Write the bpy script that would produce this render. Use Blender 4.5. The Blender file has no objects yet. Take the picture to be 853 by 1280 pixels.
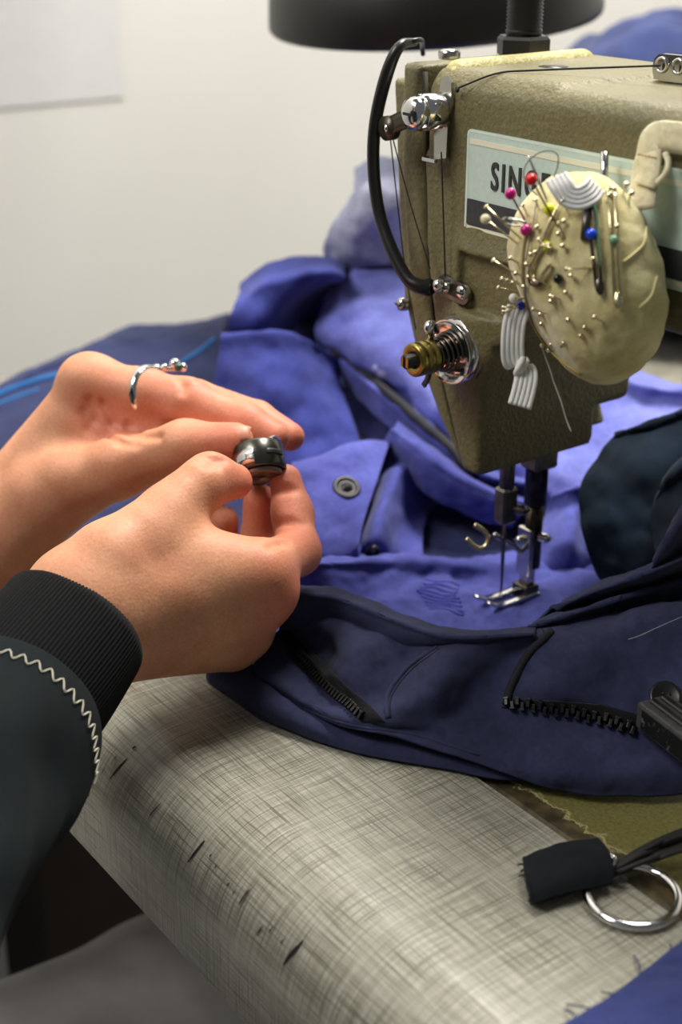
import bpy, bmesh, math, random
import numpy as np
from mathutils import Vector, Matrix, noise as mnoise

random.seed(7); np.random.seed(7)
scene = bpy.context.scene
COL = scene.collection

# ------------------------------------------------------------------ camera
F = 1800.0                                   # focal length in pixels of the 853x1280 frame
TH = math.atan(785 / 1800.0)                 # pitch down
YAW = math.radians(36)
_h = np.array([-math.cos(YAW), math.sin(YAW), 0.0])
_r = np.array([math.sin(YAW), math.cos(YAW), 0.0])
_up = np.array([0.0, 0.0, 1.0])
_fw = _h * math.cos(TH) - _up * math.sin(TH)
_u = _h * math.sin(TH) + _up * math.cos(TH)
def ray(x, y): return _fw + _r * ((x - 426.5) / F) - _u * ((y - 640.0) / F)
CAM = -ray(650, 750) * 0.68                  # the presser foot is the origin, table top z = 0
cam_d = bpy.data.cameras.new('camera'); cam_o = bpy.data.objects.new('camera', cam_d); COL.objects.link(cam_o)
cam_d.sensor_fit = 'HORIZONTAL'; cam_d.sensor_width = 36.0; cam_d.lens = 36.0 * F / 853.0
cam_d.clip_start = 0.02; cam_d.clip_end = 30
cam_d.dof.use_dof = True; cam_d.dof.focus_distance = 0.555; cam_d.dof.aperture_fstop = 11.0
cam_o.matrix_world = Matrix(((_r[0], _u[0], -_fw[0], CAM[0]), (_r[1], _u[1], -_fw[1], CAM[1]),
                             (_r[2], _u[2], -_fw[2], CAM[2]), (0, 0, 0, 1)))
scene.camera = cam_o

# ------------------------------------------------------------------ light
world = bpy.data.worlds.new('world'); scene.world = world; world.use_nodes = True
world.node_tree.nodes['Background'].inputs[0].default_value = (0.93, 0.95, 1.0, 1)
world.node_tree.nodes['Background'].inputs[1].default_value = 0.14
def area_light(name, loc, target, sx, sy, power, color):
    d = bpy.data.lights.new(name, 'AREA'); d.shape = 'RECTANGLE'; d.size = sx; d.size_y = sy
    d.energy = power; d.color = color
    o = bpy.data.objects.new(name, d); COL.objects.link(o); o.location = loc
    v = Vector(target) - Vector(loc); o.rotation_euler = v.to_track_quat('-Z', 'Y').to_euler()
    return o
area_light('ceiling_light', (-0.26, 0.62, 1.72), (-0.46, 0.1, 0.1), 0.8, 0.5, 66, (1.0, 0.97, 0.92))
area_light('added_front_light', (-0.42, -1.6, 1.95), (-0.30, 0.0, 0.1), 0.8, 1.0, 42, (1.0, 0.975, 0.94))  # added area light on the operator's side, no window behind it
scene.view_settings.view_transform = 'Standard'; scene.view_settings.look = 'None'
scene.view_settings.gamma = 1.0; scene.view_settings.use_curve_mapping = False
scene.view_settings.exposure = 0.0

# ------------------------------------------------------------------ pixel -> place
def D(x, y, t): return CAM + ray(x, y) * t
def PZ(x, y, z=0.0):
    d = ray(x, y); return CAM + d * ((z - CAM[2]) / d[2])
def PY(x, y, v):
    d = ray(x, y); return CAM + d * ((v - CAM[1]) / d[1])
def PX(x, y, v):
    d = ray(x, y); return CAM + d * ((v - CAM[0]) / d[0])

# ------------------------------------------------------------------ objects
def empty(name, loc=(0, 0, 0), label=None, cat=None, group=None):
    o = bpy.data.objects.new(name, None); COL.objects.link(o); o.location = Vector(loc)
    o.empty_display_size = 0.01
    if label: tag(o, label, cat, group)
    return o
def tag(o, label=None, cat=None, group=None, kind=None):
    if label: o['label'] = label
    if cat: o['category'] = cat
    if group: o['group'] = group
    if kind: o['kind'] = kind
    return o
def place(o, parent):
    if parent is not None:
        o.parent = parent
        p = parent; off = Vector((0, 0, 0))
        while p is not None: off += p.location; p = p.parent
        o.location = -off
    return o
def mobj(name, verts, faces, material, parent=None, smooth=True, uv=None):
    me = bpy.data.meshes.new(name)
    me.from_pydata([tuple(map(float, v)) for v in verts], [], [tuple(map(int, f)) for f in faces])
    if uv is not None:
        l = me.uv_layers.new(name='UVMap')
        idx = np.empty(len(me.loops), dtype=np.int32); me.loops.foreach_get('vertex_index', idx)
        l.data.foreach_set('uv', np.asarray(uv, dtype=np.float32)[idx].ravel())
    if smooth: me.polygons.foreach_set('use_smooth', [True] * len(me.polygons))
    me.materials.append(material)
    o = bpy.data.objects.new(name, me); COL.objects.link(o)
    return place(o, parent)
class MB:
    """collects shapes for ONE mesh object"""
    def __init__(s): s.v = []; s.f = []
    def add(s, v, f):
        b = len(s.v); s.v += [tuple(map(float, p)) for p in v]; s.f += [tuple(int(i) + b for i in q) for q in f]; return s
    def build(s, name, material, parent=None, smooth=True, angle=None, bevel=None):
        o = mobj(name, s.v, s.f, material, parent, smooth)
        if bevel:
            m = o.modifiers.new('bevel', 'BEVEL'); m.width = bevel; m.segments = 2; m.limit_method = 'ANGLE'; m.angle_limit = math.radians(40)
        if angle: sharp(o, angle)
        return o
def sharp(o, deg=35):
    me = o.data; bm = bmesh.new(); bm.from_mesh(me)
    for e in bm.edges:
        if len(e.link_faces) == 2 and e.calc_face_angle(0) > math.radians(deg): e.smooth = False
    bm.to_mesh(me); bm.free()
def nrm(v): v = np.asarray(v, float); return v / (np.linalg.norm(v) + 1e-12)
def frame(d):
    d = nrm(d); a = np.array([0, 0, 1.0]) if abs(d[2]) < 0.9 else np.array([1.0, 0, 0])
    x = nrm(np.cross(a, d)); return x, np.cross(d, x), d
def crom(pts, n):
    """Catmull-Rom through pts, n samples per span"""
    P = np.asarray(pts, float)
    if len(P) == 2:
        t = np.linspace(0, 1, n + 1)[:, None]; return P[0] * (1 - t) + P[1] * t
    Q = np.vstack([2 * P[0] - P[1], P, 2 * P[-1] - P[-2]]); out = []
    for i in range(1, len(Q) - 2):
        p0, p1, p2, p3 = Q[i - 1], Q[i], Q[i + 1], Q[i + 2]
        for k in range(n):
            t = k / n
            out.append(0.5 * (2 * p1 + (p2 - p0) * t + (2 * p0 - 5 * p1 + 4 * p2 - p3) * t * t + (3 * p1 - p0 - 3 * p2 + p3) * t ** 3))
    out.append(P[-1]); return np.array(out)
def resample(P, n):
    P = np.asarray(P, float); s = np.concatenate([[0], np.cumsum(np.linalg.norm(np.diff(P, axis=0), axis=1))])
    t = np.linspace(0, s[-1], n); return np.stack([np.interp(t, s, P[:, k]) for k in range(P.shape[1])], 1)
def tube(pts, rad, seg=8, n=4, caps=True, flat=None):
    """tube through pts; rad a number or one per point"""
    P = np.asarray(pts, float); R = np.full(len(P), rad, float) if np.isscalar(rad) else np.asarray(rad, float)
    C = crom(np.hstack([P, R[:, None]]), n); P, R = C[:, :3], C[:, 3]
    T = np.gradient(P, axis=0); T = np.array([nrm(t) for t in T])
    x, y, _ = frame(T[0]); v = []; f = []
    for i in range(len(P)):
        x = nrm(x - T[i] * np.dot(x, T[i])); y = np.cross(T[i], x)
        for k in range(seg):
            a = 2 * math.pi * k / seg; v.append(P[i] + (x * math.cos(a) + y * math.sin(a)) * R[i])
    for i in range(len(P) - 1):
        for k in range(seg):
            f.append((i * seg + k, i * seg + (k + 1) % seg, (i + 1) * seg + (k + 1) % seg, (i + 1) * seg + k))
    if caps: f.append(tuple(range(seg))[::-1]); f.append(tuple((len(P) - 1) * seg + k for k in range(seg)))
    return v, f
def cyl(a, b, r0, r1=None, seg=16):
    r1 = r0 if r1 is None else r1; x, y, d = frame(np.asarray(b, float) - np.asarray(a, float)); v = []; f = []
    for p, r in ((a, r0), (b, r1)):
        for k in range(seg):
            t = 2 * math.pi * k / seg; v.append(np.asarray(p) + (x * math.cos(t) + y * math.sin(t)) * r)
    for k in range(seg): f.append((k, (k + 1) % seg, seg + (k + 1) % seg, seg + k))
    f.append(tuple(range(seg))[::-1]); f.append(tuple(range(seg, 2 * seg))); return v, f
def lathe(o, axis, prof, seg=24, caps=True):
    """prof: (distance along axis, radius)"""
    x, y, d = frame(axis); o = np.asarray(o, float); v = []; f = []
    for s, r in prof:
        for k in range(seg):
            t = 2 * math.pi * k / seg; v.append(o + d * s + (x * math.cos(t) + y * math.sin(t)) * r)
    n = len(prof)
    for i in range(n - 1):
        for k in range(seg): f.append((i * seg + k, i * seg + (k + 1) % seg, (i + 1) * seg + (k + 1) % seg, (i + 1) * seg + k))
    if caps: f.append(tuple(range(seg))[::-1]); f.append(tuple((n - 1) * seg + k for k in range(seg)))
    return v, f
def box(c, s, ax=None):
    c = np.asarray(c, float); A = np.eye(3) if ax is None else np.array([nrm(a) for a in ax]); v = []
    for i in (-1, 1):
        for j in (-1, 1):
            for k in (-1, 1): v.append(c + A[0] * i * s[0] / 2 + A[1] * j * s[1] / 2 + A[2] * k * s[2] / 2)
    return v, [(0, 1, 3, 2), (4, 6, 7, 5), (0, 4, 5, 1), (2, 3, 7, 6), (0, 2, 6, 4), (1, 5, 7, 3)]
def ball(c, r, seg=12, rings=8, sc=(1, 1, 1), ax=None):
    c = np.asarray(c, float); A = np.eye(3) if ax is None else np.array([nrm(a) for a in ax]); v = [c + A[2] * r * sc[2]]; f = []
    for i in range(1, rings):
        p = math.pi * i / rings
        for k in range(seg):
            t = 2 * math.pi * k / seg
            v.append(c + A[0] * r * sc[0] * math.sin(p) * math.cos(t) + A[1] * r * sc[1] * math.sin(p) * math.sin(t) + A[2] * r * sc[2] * math.cos(p))
    v.append(c - A[2] * r * sc[2])
    for k in range(seg): f.append((0, 1 + k, 1 + (k + 1) % seg))
    for i in range(rings - 2):
        for k in range(seg):
            a = 1 + i * seg; f.append((a + k, a + seg + k, a + seg + (k + 1) % seg, a + (k + 1) % seg))
    a = 1 + (rings - 2) * seg; l = len(v) - 1
    for k in range(seg): f.append((l, a + (k + 1) % seg, a + k))
    return v, f
def prism(poly, o, ax, ay, depth):
    """polygon (2D) in the plane of ax, ay at o, extruded by depth along ax x ay"""
    o = np.asarray(o, float); ax = nrm(ax); ay = nrm(ay); az = np.cross(ax, ay); n = len(poly)
    v = [o + ax * p[0] + ay * p[1] for p in poly] + [o + ax * p[0] + ay * p[1] + az * depth for p in poly]
    f = [tuple(range(n))[::-1], tuple(range(n, 2 * n))] + [(k, (k + 1) % n, n + (k + 1) % n, n + k) for k in range(n)]
    return v, f
def ribbon(pts, width_dir, w, th, n=6):
    """flat strap through pts (centre line), width along width_dir (one vector or one per point)"""
    P = np.asarray(pts, float); W = np.asarray(width_dir, float)
    if W.ndim == 1: W = np.tile(W, (len(P), 1))
    C = crom(np.hstack([P, W]), n); P = C[:, :3]; W = C[:, 3:]; T = np.gradient(P, axis=0); v = []; f = []
    for i in range(len(P)):
        t = nrm(T[i]); x = nrm(W[i] - t * np.dot(W[i], t)); y = np.cross(t, x)
        for a, b in ((-1, -1), (-.33, -1), (.33, -1), (1, -1), (1, 1), (.33, 1), (-.33, 1), (-1, 1)): v.append(P[i] + x * a * w / 2 + y * b * th / 2)
    for i in range(len(P) - 1):
        for k in range(8): f.append((i * 8 + k, i * 8 + (k + 1) % 8, i * 8 + 8 + (k + 1) % 8, i * 8 + 8 + k))
    f.append(tuple(range(8))[::-1]); f.append(tuple((len(P) - 1) * 8 + k for k in range(8))); return v, f

# ------------------------------------------------------------------ signed distance fields -> mesh
class Field:
    def __init__(s, lo, hi, vox):
        s.lo = np.asarray(lo, float); s.vox = vox
        s.n = np.ceil((np.asarray(hi, float) - s.lo) / vox).astype(int) + 1
        s.g = np.full(s.n, 0.05, np.float32)
    def sub(s, lo, hi):
        a = np.clip(np.floor((np.asarray(lo) - s.lo) / s.vox).astype(int), 0, s.n); b = np.clip(np.ceil((np.asarray(hi) - s.lo) / s.vox).astype(int) + 1, 0, s.n)
        sl = tuple(slice(a[i], b[i]) for i in range(3))
        X, Y, Z = np.meshgrid(*[s.lo[i] + np.arange(a[i], b[i]) * s.vox for i in range(3)], indexing='ij')
        return sl, np.stack([X, Y, Z], -1)
    def union(s, d, sl, k):
        g = s.g[sl]
        if k <= 0: s.g[sl] = np.minimum(g, d); return
        h = np.maximum(k - np.abs(g - d), 0) / k; s.g[sl] = np.minimum(g, d) - h * h * k * 0.25
    def carve(s, d, sl, k):
        g = s.g[sl]; d = -d; h = np.maximum(k - np.abs(g - d), 0) / max(k, 1e-9); s.g[sl] = np.maximum(g, d) + h * h * k * 0.25
    def cone(s, a, b, ra, rb, k=0.006, cut=False, squash=None):
        """round cone between a and b; squash=(direction, factor) flattens it along a direction"""
        a = np.asarray(a, float); b = np.asarray(b, float); m = max(ra, rb) * 1.35 + k + 3 * s.vox
        sl, P = s.sub(np.minimum(a, b) - m, np.maximum(a, b) + m)
        if P.size == 0: return
        pa = P - a; ba = b - a; t = np.clip((pa @ ba) / (ba @ ba + 1e-12), 0, 1); q = pa - t[..., None] * ba
        r = ra + (rb - ra) * t
        if squash is not None:
            u = nrm(squash[0]); w = q @ u; q = q + u * (w * (1.0 / squash[1] - 1.0))[..., None]
        d = np.linalg.norm(q, axis=-1) - r
        (s.carve if cut else s.union)(d, sl, k)
    def chain(s, pts, rad, k=0.006, squash=None):
        for i in range(len(pts) - 1): s.cone(pts[i], pts[i + 1], rad[i], rad[i + 1], k, squash=squash)
    def ell(s, c, r, ax=None, k=0.006, cut=False):
        c = np.asarray(c, float); r = np.asarray(r, float); m = r.max() + k + 3 * s.vox; sl, P = s.sub(c - m, c + m)
        A = np.eye(3) if ax is None else np.array([nrm(x) for x in ax]); q = (P - c) @ A.T
        k0 = np.linalg.norm(q / r, axis=-1); k1 = np.linalg.norm(q / (r * r), axis=-1); d = k0 * (k0 - 1) / (k1 + 1e-9)
        (s.carve if cut else s.union)(d, sl, k)
    def rbox(s, lo, hi, r=0.004, k=0.0, cut=False):
        lo = np.asarray(lo, float); hi = np.asarray(hi, float); c = (lo + hi) / 2; hs = (hi - lo) / 2; m = k + 0.01
        sl, P = s.sub(lo - m, hi + m); q = np.abs(P - c) - (hs - r)
        d = np.linalg.norm(np.maximum(q, 0), axis=-1) + np.minimum(q.max(-1), 0) - r
        (s.carve if cut else s.union)(d, sl, k)
    def poly(s, pts, y0, y1, r=0.004, k=0.0, cut=False):
        """convex polygon in x,z (counter-clockwise seen from -y) extruded along y, rounded by r"""
        P2 = np.asarray(pts, float); m = k + 0.012
        sl, P = s.sub((P2[:, 0].min() - m, y0 - m, P2[:, 1].min() - m), (P2[:, 0].max() + m, y1 + m, P2[:, 1].max() + m))
        px, pz = P[..., 0], P[..., 2]; d = np.full(px.shape, 1e9); ins = np.zeros(px.shape, bool)
        for i in range(len(P2)):
            a = P2[i]; b = P2[(i + 1) % len(P2)]; e = b - a; t = np.clip(((px - a[0]) * e[0] + (pz - a[1]) * e[1]) / (e @ e), 0, 1)
            d = np.minimum(d, np.hypot(px - a[0] - t * e[0], pz - a[1] - t * e[1]))
            if abs(e[1]) > 1e-9: ins ^= ((a[1] > pz) != (b[1] > pz)) & (px < e[0] * (pz - a[1]) / e[1] + a[0])
        d2 = np.where(ins, -d, d) + r; dy = np.abs(P[..., 1] - (y0 + y1) / 2) - (y1 - y0) / 2 + r
        dd = np.hypot(np.maximum(d2, 0), np.maximum(dy, 0)) + np.minimum(np.maximum(d2, dy), 0) - r
        (s.carve if cut else s.union)(dd, sl, k)
    def mesh(s):
        """naive surface nets"""
        g = s.g; c = g < 0
        cells = np.zeros(np.array(g.shape) - 1, np.uint8)
        off = [(i, j, k) for i in (0, 1) for j in (0, 1) for k in (0, 1)]
        sh = cells.shape
        for (i, j, k) in off: cells += c[i:i + sh[0], j:j + sh[1], k:k + sh[2]]
        act = (cells > 0) & (cells < 8); I = np.argwhere(act); idx = -np.ones(sh, np.int64); idx[act] = np.arange(len(I))
        acc = np.zeros((len(I), 3)); cnt = np.zeros(len(I))
        for a in off:
            for ax in range(3):
                if a[ax]: continue
                b = list(a); b[ax] = 1
                ga = g[I[:, 0] + a[0], I[:, 1] + a[1], I[:, 2] + a[2]]; gb = g[I[:, 0] + b[0], I[:, 1] + b[1], I[:, 2] + b[2]]
                m = (ga < 0) != (gb < 0); t = np.where(m, ga / np.where(m, ga - gb, 1), 0)
                p = np.tile(np.array(a, float), (len(I), 1)); p[:, ax] += t; acc[m] += p[m]; cnt[m] += 1
        V = s.lo + (I + acc / cnt[:, None]) * s.vox; Fq = []
        for ax in range(3):
            o1, o2 = [(1, 2), (2, 0), (0, 1)][ax]; sl0 = [slice(None)] * 3; sl1 = [slice(None)] * 3
            sl0[ax] = slice(0, -1); sl1[ax] = slice(1, None); ch = c[tuple(sl0)] != c[tuple(sl1)]
            E = np.argwhere(ch); E = E[(E[:, o1] > 0) & (E[:, o2] > 0) & (E[:, o1] < sh[o1]) & (E[:, o2] < sh[o2])]
            if not len(E): continue
            def gi(d1, d2): q = E.copy(); q[:, o1] -= d1; q[:, o2] -= d2; return idx[q[:, 0], q[:, 1], q[:, 2]]
            Q = np.stack([gi(1, 1), gi(0, 1), gi(0, 0), gi(1, 0)], 1); fl = c[E[:, 0], E[:, 1], E[:, 2]]
            Q[~fl] = Q[~fl][:, ::-1]; Fq.append(Q)
        Fq = np.vstack(Fq); Fq = Fq[(Fq >= 0).all(1)]
        return V, Fq
def netobj(name, V, Fq, material, parent=None):
    me = bpy.data.meshes.new(name); me.vertices.add(len(V)); me.vertices.foreach_set('co', np.asarray(V, np.float32).ravel())
    n = len(Fq); me.loops.add(n * 4); me.loops.foreach_set('vertex_index', np.asarray(Fq, np.int32).ravel())
    me.polygons.add(n); me.polygons.foreach_set('loop_start', np.arange(0, n * 4, 4, dtype=np.int32))
    me.update(calc_edges=True); me.validate()
    me.polygons.foreach_set('use_smooth', [True] * len(me.polygons)); me.materials.append(material)
    o = bpy.data.objects.new(name, me); COL.objects.link(o); return place(o, parent)
def vsmooth(V, Fq, it=2, lam=0.5):
    V = V.copy(); E = np.vstack([Fq[:, [0, 1]], Fq[:, [1, 2]], Fq[:, [2, 3]], Fq[:, [3, 0]]])
    for _ in range(it):
        S = np.zeros_like(V); c = np.zeros(len(V))
        for a, b in ((0, 1), (1, 0)):
            np.add.at(S, E[:, a], V[E[:, b]]); np.add.at(c, E[:, a], 1)
        V += lam * (S / np.maximum(c, 1)[:, None] - V)
    return V

# ------------------------------------------------------------------ materials
def lin(c): return tuple(((v / 255) / 12.92 if v / 255 <= 0.04045 else ((v / 255 + 0.055) / 1.055) ** 2.4) for v in c) + (1,)
class NT:
    def __init__(s, name):
        s.m = bpy.data.materials.new(name); s.m.use_nodes = True; s.t = s.m.node_tree; s.b = s.t.nodes['Principled BSDF']
    def n(s, typ, ins=None, **props):
        q = s.t.nodes.new(typ)
        for k, v in props.items(): setattr(q, k, v)
        for k, v in (ins or {}).items():
            if isinstance(v, bpy.types.NodeSocket): s.t.links.new(v, q.inputs[k])
            else: q.inputs[k].default_value = v
        return q
    def link(s, a, b): s.t.links.new(a, b)
    def coord(s, scale=(1, 1, 1), rot=(0, 0, 0), which='Object'):
        c = s.n('ShaderNodeTexCoord'); return s.n('ShaderNodeMapping', {'Vector': c.outputs[which], 'Scale': scale, 'Rotation': rot}).outputs[0]
    def noise(s, vec, scale, detail=3, rough=0.5): return s.n('ShaderNodeTexNoise', {'Vector': vec, 'Scale': scale, 'Detail': detail, 'Roughness': rough}).outputs['Fac']
    def ramp(s, fac, stops):
        r = s.n('ShaderNodeValToRGB', {'Fac': fac}); e = r.color_ramp.elements
        while len(e) < len(stops): e.new(0.5)
        for i, (p, c) in enumerate(stops): e[i].position = p; e[i].color = c
        return r.outputs[0]
    def mix(s, fac, a, b, mode='MIX'):
        q = s.n('ShaderNodeMix', data_type='RGBA', blend_type=mode)
        for k, v in ((0, fac), (6, a), (7, b)):
            if isinstance(v, bpy.types.NodeSocket): s.t.links.new(v, q.inputs[k])
            else: q.inputs[k].default_value = v
        return q.outputs[2]
    def math(s, op, a, b=0.0):
        q = s.n('ShaderNodeMath', operation=op)
        for k, v in ((0, a), (1, b)):
            if isinstance(v, bpy.types.NodeSocket): s.t.links.new(v, q.inputs[k])
            else: q.inputs[k].default_value = v
        return q.outputs[0]
    def bump(s, h, strength=0.3, dist=0.001):
        b = s.n('ShaderNodeBump', {'Height': h, 'Strength': strength, 'Distance': dist}); s.link(b.outputs[0], s.b.inputs['Normal']); return b
    def set(s, color=None, rough=None, metal=None, spec=None, **kw):
        for k, v in (('Base Color', color), ('Roughness', rough), ('Metallic', metal), ('Specular IOR Level', spec)):
            if v is None: continue
            if isinstance(v, bpy.types.NodeSocket): s.link(v, s.b.inputs[k])
            else: s.b.inputs[k].default_value = v
        for k, v in kw.items(): s.b.inputs[k].default_value = v
        return s.m
def plain(name, c, rough=0.5, metal=0.0, spec=0.5, var=0.12, scale=60, **kw):
    n = NT(name); f = n.noise(n.coord(), scale, 4); a = lin(c); lo = tuple(x * (1 - var) for x in a[:3]) + (1,); hi = tuple(min(1, x * (1 + var)) for x in a[:3]) + (1,)
    return n.set(n.ramp(f, [(0.3, lo), (0.7, hi)]), rough, metal, spec, **kw)
def cloth_mat(name, c, var=0.22, twill=900, rough=0.9, fade=None, sheen=0.12, str_=0.35, rot=0.6):
    n = NT(name); v = n.coord(which='UV'); a = lin(c)
    big = n.noise(n.coord(), 18, 4, 0.6); fine = n.noise(n.coord(), 420, 2)
    lo = tuple(x * (1 - var) for x in a[:3]) + (1,); hi = (lin(fade) if fade else tuple(min(1, x * (1 + var)) for x in a[:3]) + (1,))
    col = n.ramp(big, [(0.32, lo), (0.72, hi)])
    col = n.mix(0.25, col, n.ramp(fine, [(0.35, (0.55, 0.55, 0.55, 1)), (0.65, (1.3, 1.3, 1.3, 1))]), 'MULTIPLY')
    w = n.n('ShaderNodeTexWave', {'Vector': n.coord(rot=(0, 0, rot), which='UV'), 'Scale': twill, 'Distortion': 1.5, 'Detail': 1.0, 'Detail Scale': 3.0}).outputs['Fac']
    hgt = n.math('ADD', n.math('MULTIPLY', w, 0.5), n.math('MULTIPLY', fine, 0.8))
    n.bump(hgt, str_, 0.0006)
    n.set(col, rough, 0, 0.2); n.b.inputs['Sheen Weight'].default_value = sheen; n.b.inputs['Sheen Roughness'].default_value = 0.5
    return n.m

M = {}
M['steel'] = plain('bright_steel', (190, 188, 180), 0.18, 1.0)
M['dull_steel'] = plain('dull_steel', (120, 116, 108), 0.38, 1.0, var=0.3, scale=200)
M['brass'] = plain('aged_brass', (150, 135, 75), 0.3, 1.0, var=0.3, scale=250)
M['black_plastic'] = plain('black_plastic', (22, 22, 22), 0.35)
M['black_paint'] = plain('black_paint', (17, 16, 15), 0.42)
M['black_thread'] = plain('black_thread', (30, 28, 28), 0.9)
M['chrome'] = plain('chrome', (215, 215, 215), 0.12, 1.0, var=0.04)
M['gunmetal'] = plain('gunmetal', (88, 86, 80), 0.28, 1.0, var=0.2, scale=150)
M['gold_steel'] = plain('gold_steel', (206, 194, 158), 0.22, 1.0)

# ================================================================== the room
n = NT('white_wall'); f = n.noise(n.coord(), 3.0, 4); n.bump(n.noise(n.coord(), 240, 3), 0.12, 0.001)
M['wall'] = n.set(n.ramp(f, [(0.3, lin((226, 224, 216))), (0.7, lin((233, 231, 224)))]), 0.85)
M['floor'] = plain('grey_floor', (120, 118, 116), 0.6, scale=14)
M['ceiling'] = plain('ceiling_white', (235, 234, 230), 0.9)
WX = -0.82
tag(mobj('wall_left', *box((WX - 0.05, 0.4, 0.55), (0.1, 5.0, 2.6)), M['wall'], smooth=False), kind='structure')
tag(mobj('wall_back', *box((1.2, 1.75, 0.55), (4.1, 0.1, 2.6)), M['wall'], smooth=False), kind='structure')
tag(mobj('floor', *box((1.2, 0.4, -0.80), (4.1, 5.0, 0.1)), M['floor'], smooth=False), kind='structure')

# sheet of paper on the wall
b = MB(); q0 = PX(-60, 145, WX + 0.004); q1 = PX(157, 122, WX + 0.004)
gy = np.linspace(q0[1], q1[1], 9); gz = np.linspace(q1[2], q1[2] + 0.30, 7)
v = [(WX + 0.001 + 0.0, gy[i], gz[j]) for i in range(9) for j in range(7)]
f = [(i * 7 + j, i * 7 + 7 + j, i * 7 + 8 + j, i * 7 + 1 + j) for i in range(8) for j in range(6)]
o = mobj('paper_sheet', v, f, plain('paper', (222, 222, 220), 0.8, var=0.02), None, False)
o.modifiers.new('thick', 'SOLIDIFY').thickness = 0.0008
tag(o, 'plain white paper sheet stuck on the white wall', 'paper')

# ------------------------------------------------------------------ sewing table
n = NT('crosshatch_laminate')
uv = n.coord(which='UV')
def streak(sx, sy, sc, det=2):
    return n.noise(n.coord((sx, sy, 1), which='UV'), sc, det, 0.6)
a1 = streak(34, 2100, 1.0, 1); a2 = streak(2100, 34, 1.0, 1); b1 = streak(20, 900, 1.0); b2 = streak(900, 20, 1.0); big = n.noise(n.coord(), 9, 3)
lines = n.math('MAXIMUM', n.ramp(a1, [(0.55, (0, 0, 0, 1)), (0.62, (1, 1, 1, 1))]), n.ramp(a2, [(0.57, (0, 0, 0, 1)), (0.64, (1, 1, 1, 1))]))
tone = n.math('ADD', n.math('MULTIPLY', b1, 0.5), n.math('MULTIPLY', b2, 0.5))
base = n.ramp(tone, [(0.38, lin((138, 136, 121))), (0.5, lin((155, 153, 139))), (0.62, lin((174, 172, 161)))])
col = n.mix(n.math('MULTIPLY', lines, 0.7), base, lin((78, 74, 60)))
col = n.mix(0.35, col, n.ramp(big, [(0.3, lin((205, 200, 185))), (0.7, lin((255, 253, 248)))]), 'MULTIPLY')
n.bump(lines, 0.15, 0.0004)
M['laminate'] = n.set(col, 0.27, 0, 0.55)
M['underside'] = plain('dark_board', (52, 44, 36), 0.7)
TX0, TX1, YB, R = -0.455, 0.75, 0.42, 0.034
YC = -0.245 + 1.736 * R
table = empty('sewing_table', (0.1, 0.1, -0.75), 'sewing table with a pale cross-hatched laminate top and rolled front edge', 'table')
prof = [(-0.1132, 0.0)] + [(y, 0.0) for y in np.linspace(-0.13, YC, 5)]
prof += [(YC - R * math.sin(t), -R + R * math.cos(t)) for t in np.linspace(0.12, math.pi / 2, 14)] + [(YC - R, -0.06)]
arc = np.concatenate([[0], np.cumsum(np.hypot(*np.diff(np.array(prof), axis=0).T))])
xs = np.linspace(TX0, TX1, 40); v = []; uvs = []; f = []
for x in xs:
    for (y, z), s in zip(prof, arc): v.append((x, y, z)); uvs.append((x, -0.1132 - s))
m = len(prof)
for i in range(len(xs) - 1):
    for k in range(m - 1): f.append((i * m + k, i * m + k + 1, i * m + m + k + 1, i * m + m + k))
def flat(x0, x1, y0, y1):
    b_ = len(v); v.extend([(x0, y0, 0), (x1, y0, 0), (x1, y1, 0), (x0, y1, 0)]); uvs.extend([(x0, y0), (x1, y0), (x1, y1), (x0, y1)]); f.append((b_, b_ + 1, b_ + 2, b_ + 3))
BX0, BX1, BY0, BY1 = -0.115, 0.42, -0.1125, 0.068
flat(TX0, BX0, -0.1132, YB); flat(BX1, TX1, -0.1132, YB); flat(BX0, BX1, BY1, YB)
mobj('table_top', v, f, M['laminate'], table, uv=uvs)
b = MB()
b.add(*box(((TX0 + TX1) / 2, (YC - 0.1132) / 2, -0.031), (TX1 - TX0 - .002, -0.1132 - YC, 0.056)))
b.add(*box(((TX0 + BX0) / 2, 0.15, -0.018), (BX0 - TX0, 0.53, 0.034))); b.add(*box(((TX1 + BX1) / 2, 0.15, -0.018), (TX1 - BX1, 0.53, 0.034)))
b.add(*box((0.15, 0.245, -0.018), (0.53, 0.35, 0.034)))
b.build('table_board', M['underside'], table, False)
for y in (-0.12, 0.36):
    for x in (TX0 + 0.06, TX1 - 0.06):
        mobj('leg', *box((x, y, -0.3925), (0.05, 0.03, 0.715)), M['black_paint'], table, False)
mobj('added_shade_panel', *box((TX0 + 0.03, 0.12, -0.34), (0.018, 0.44, 0.58)), plain('under_table_shade', (48, 38, 30), 0.7), table, False)  # added panel, its dark brown stands in for the shade under the table
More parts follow.
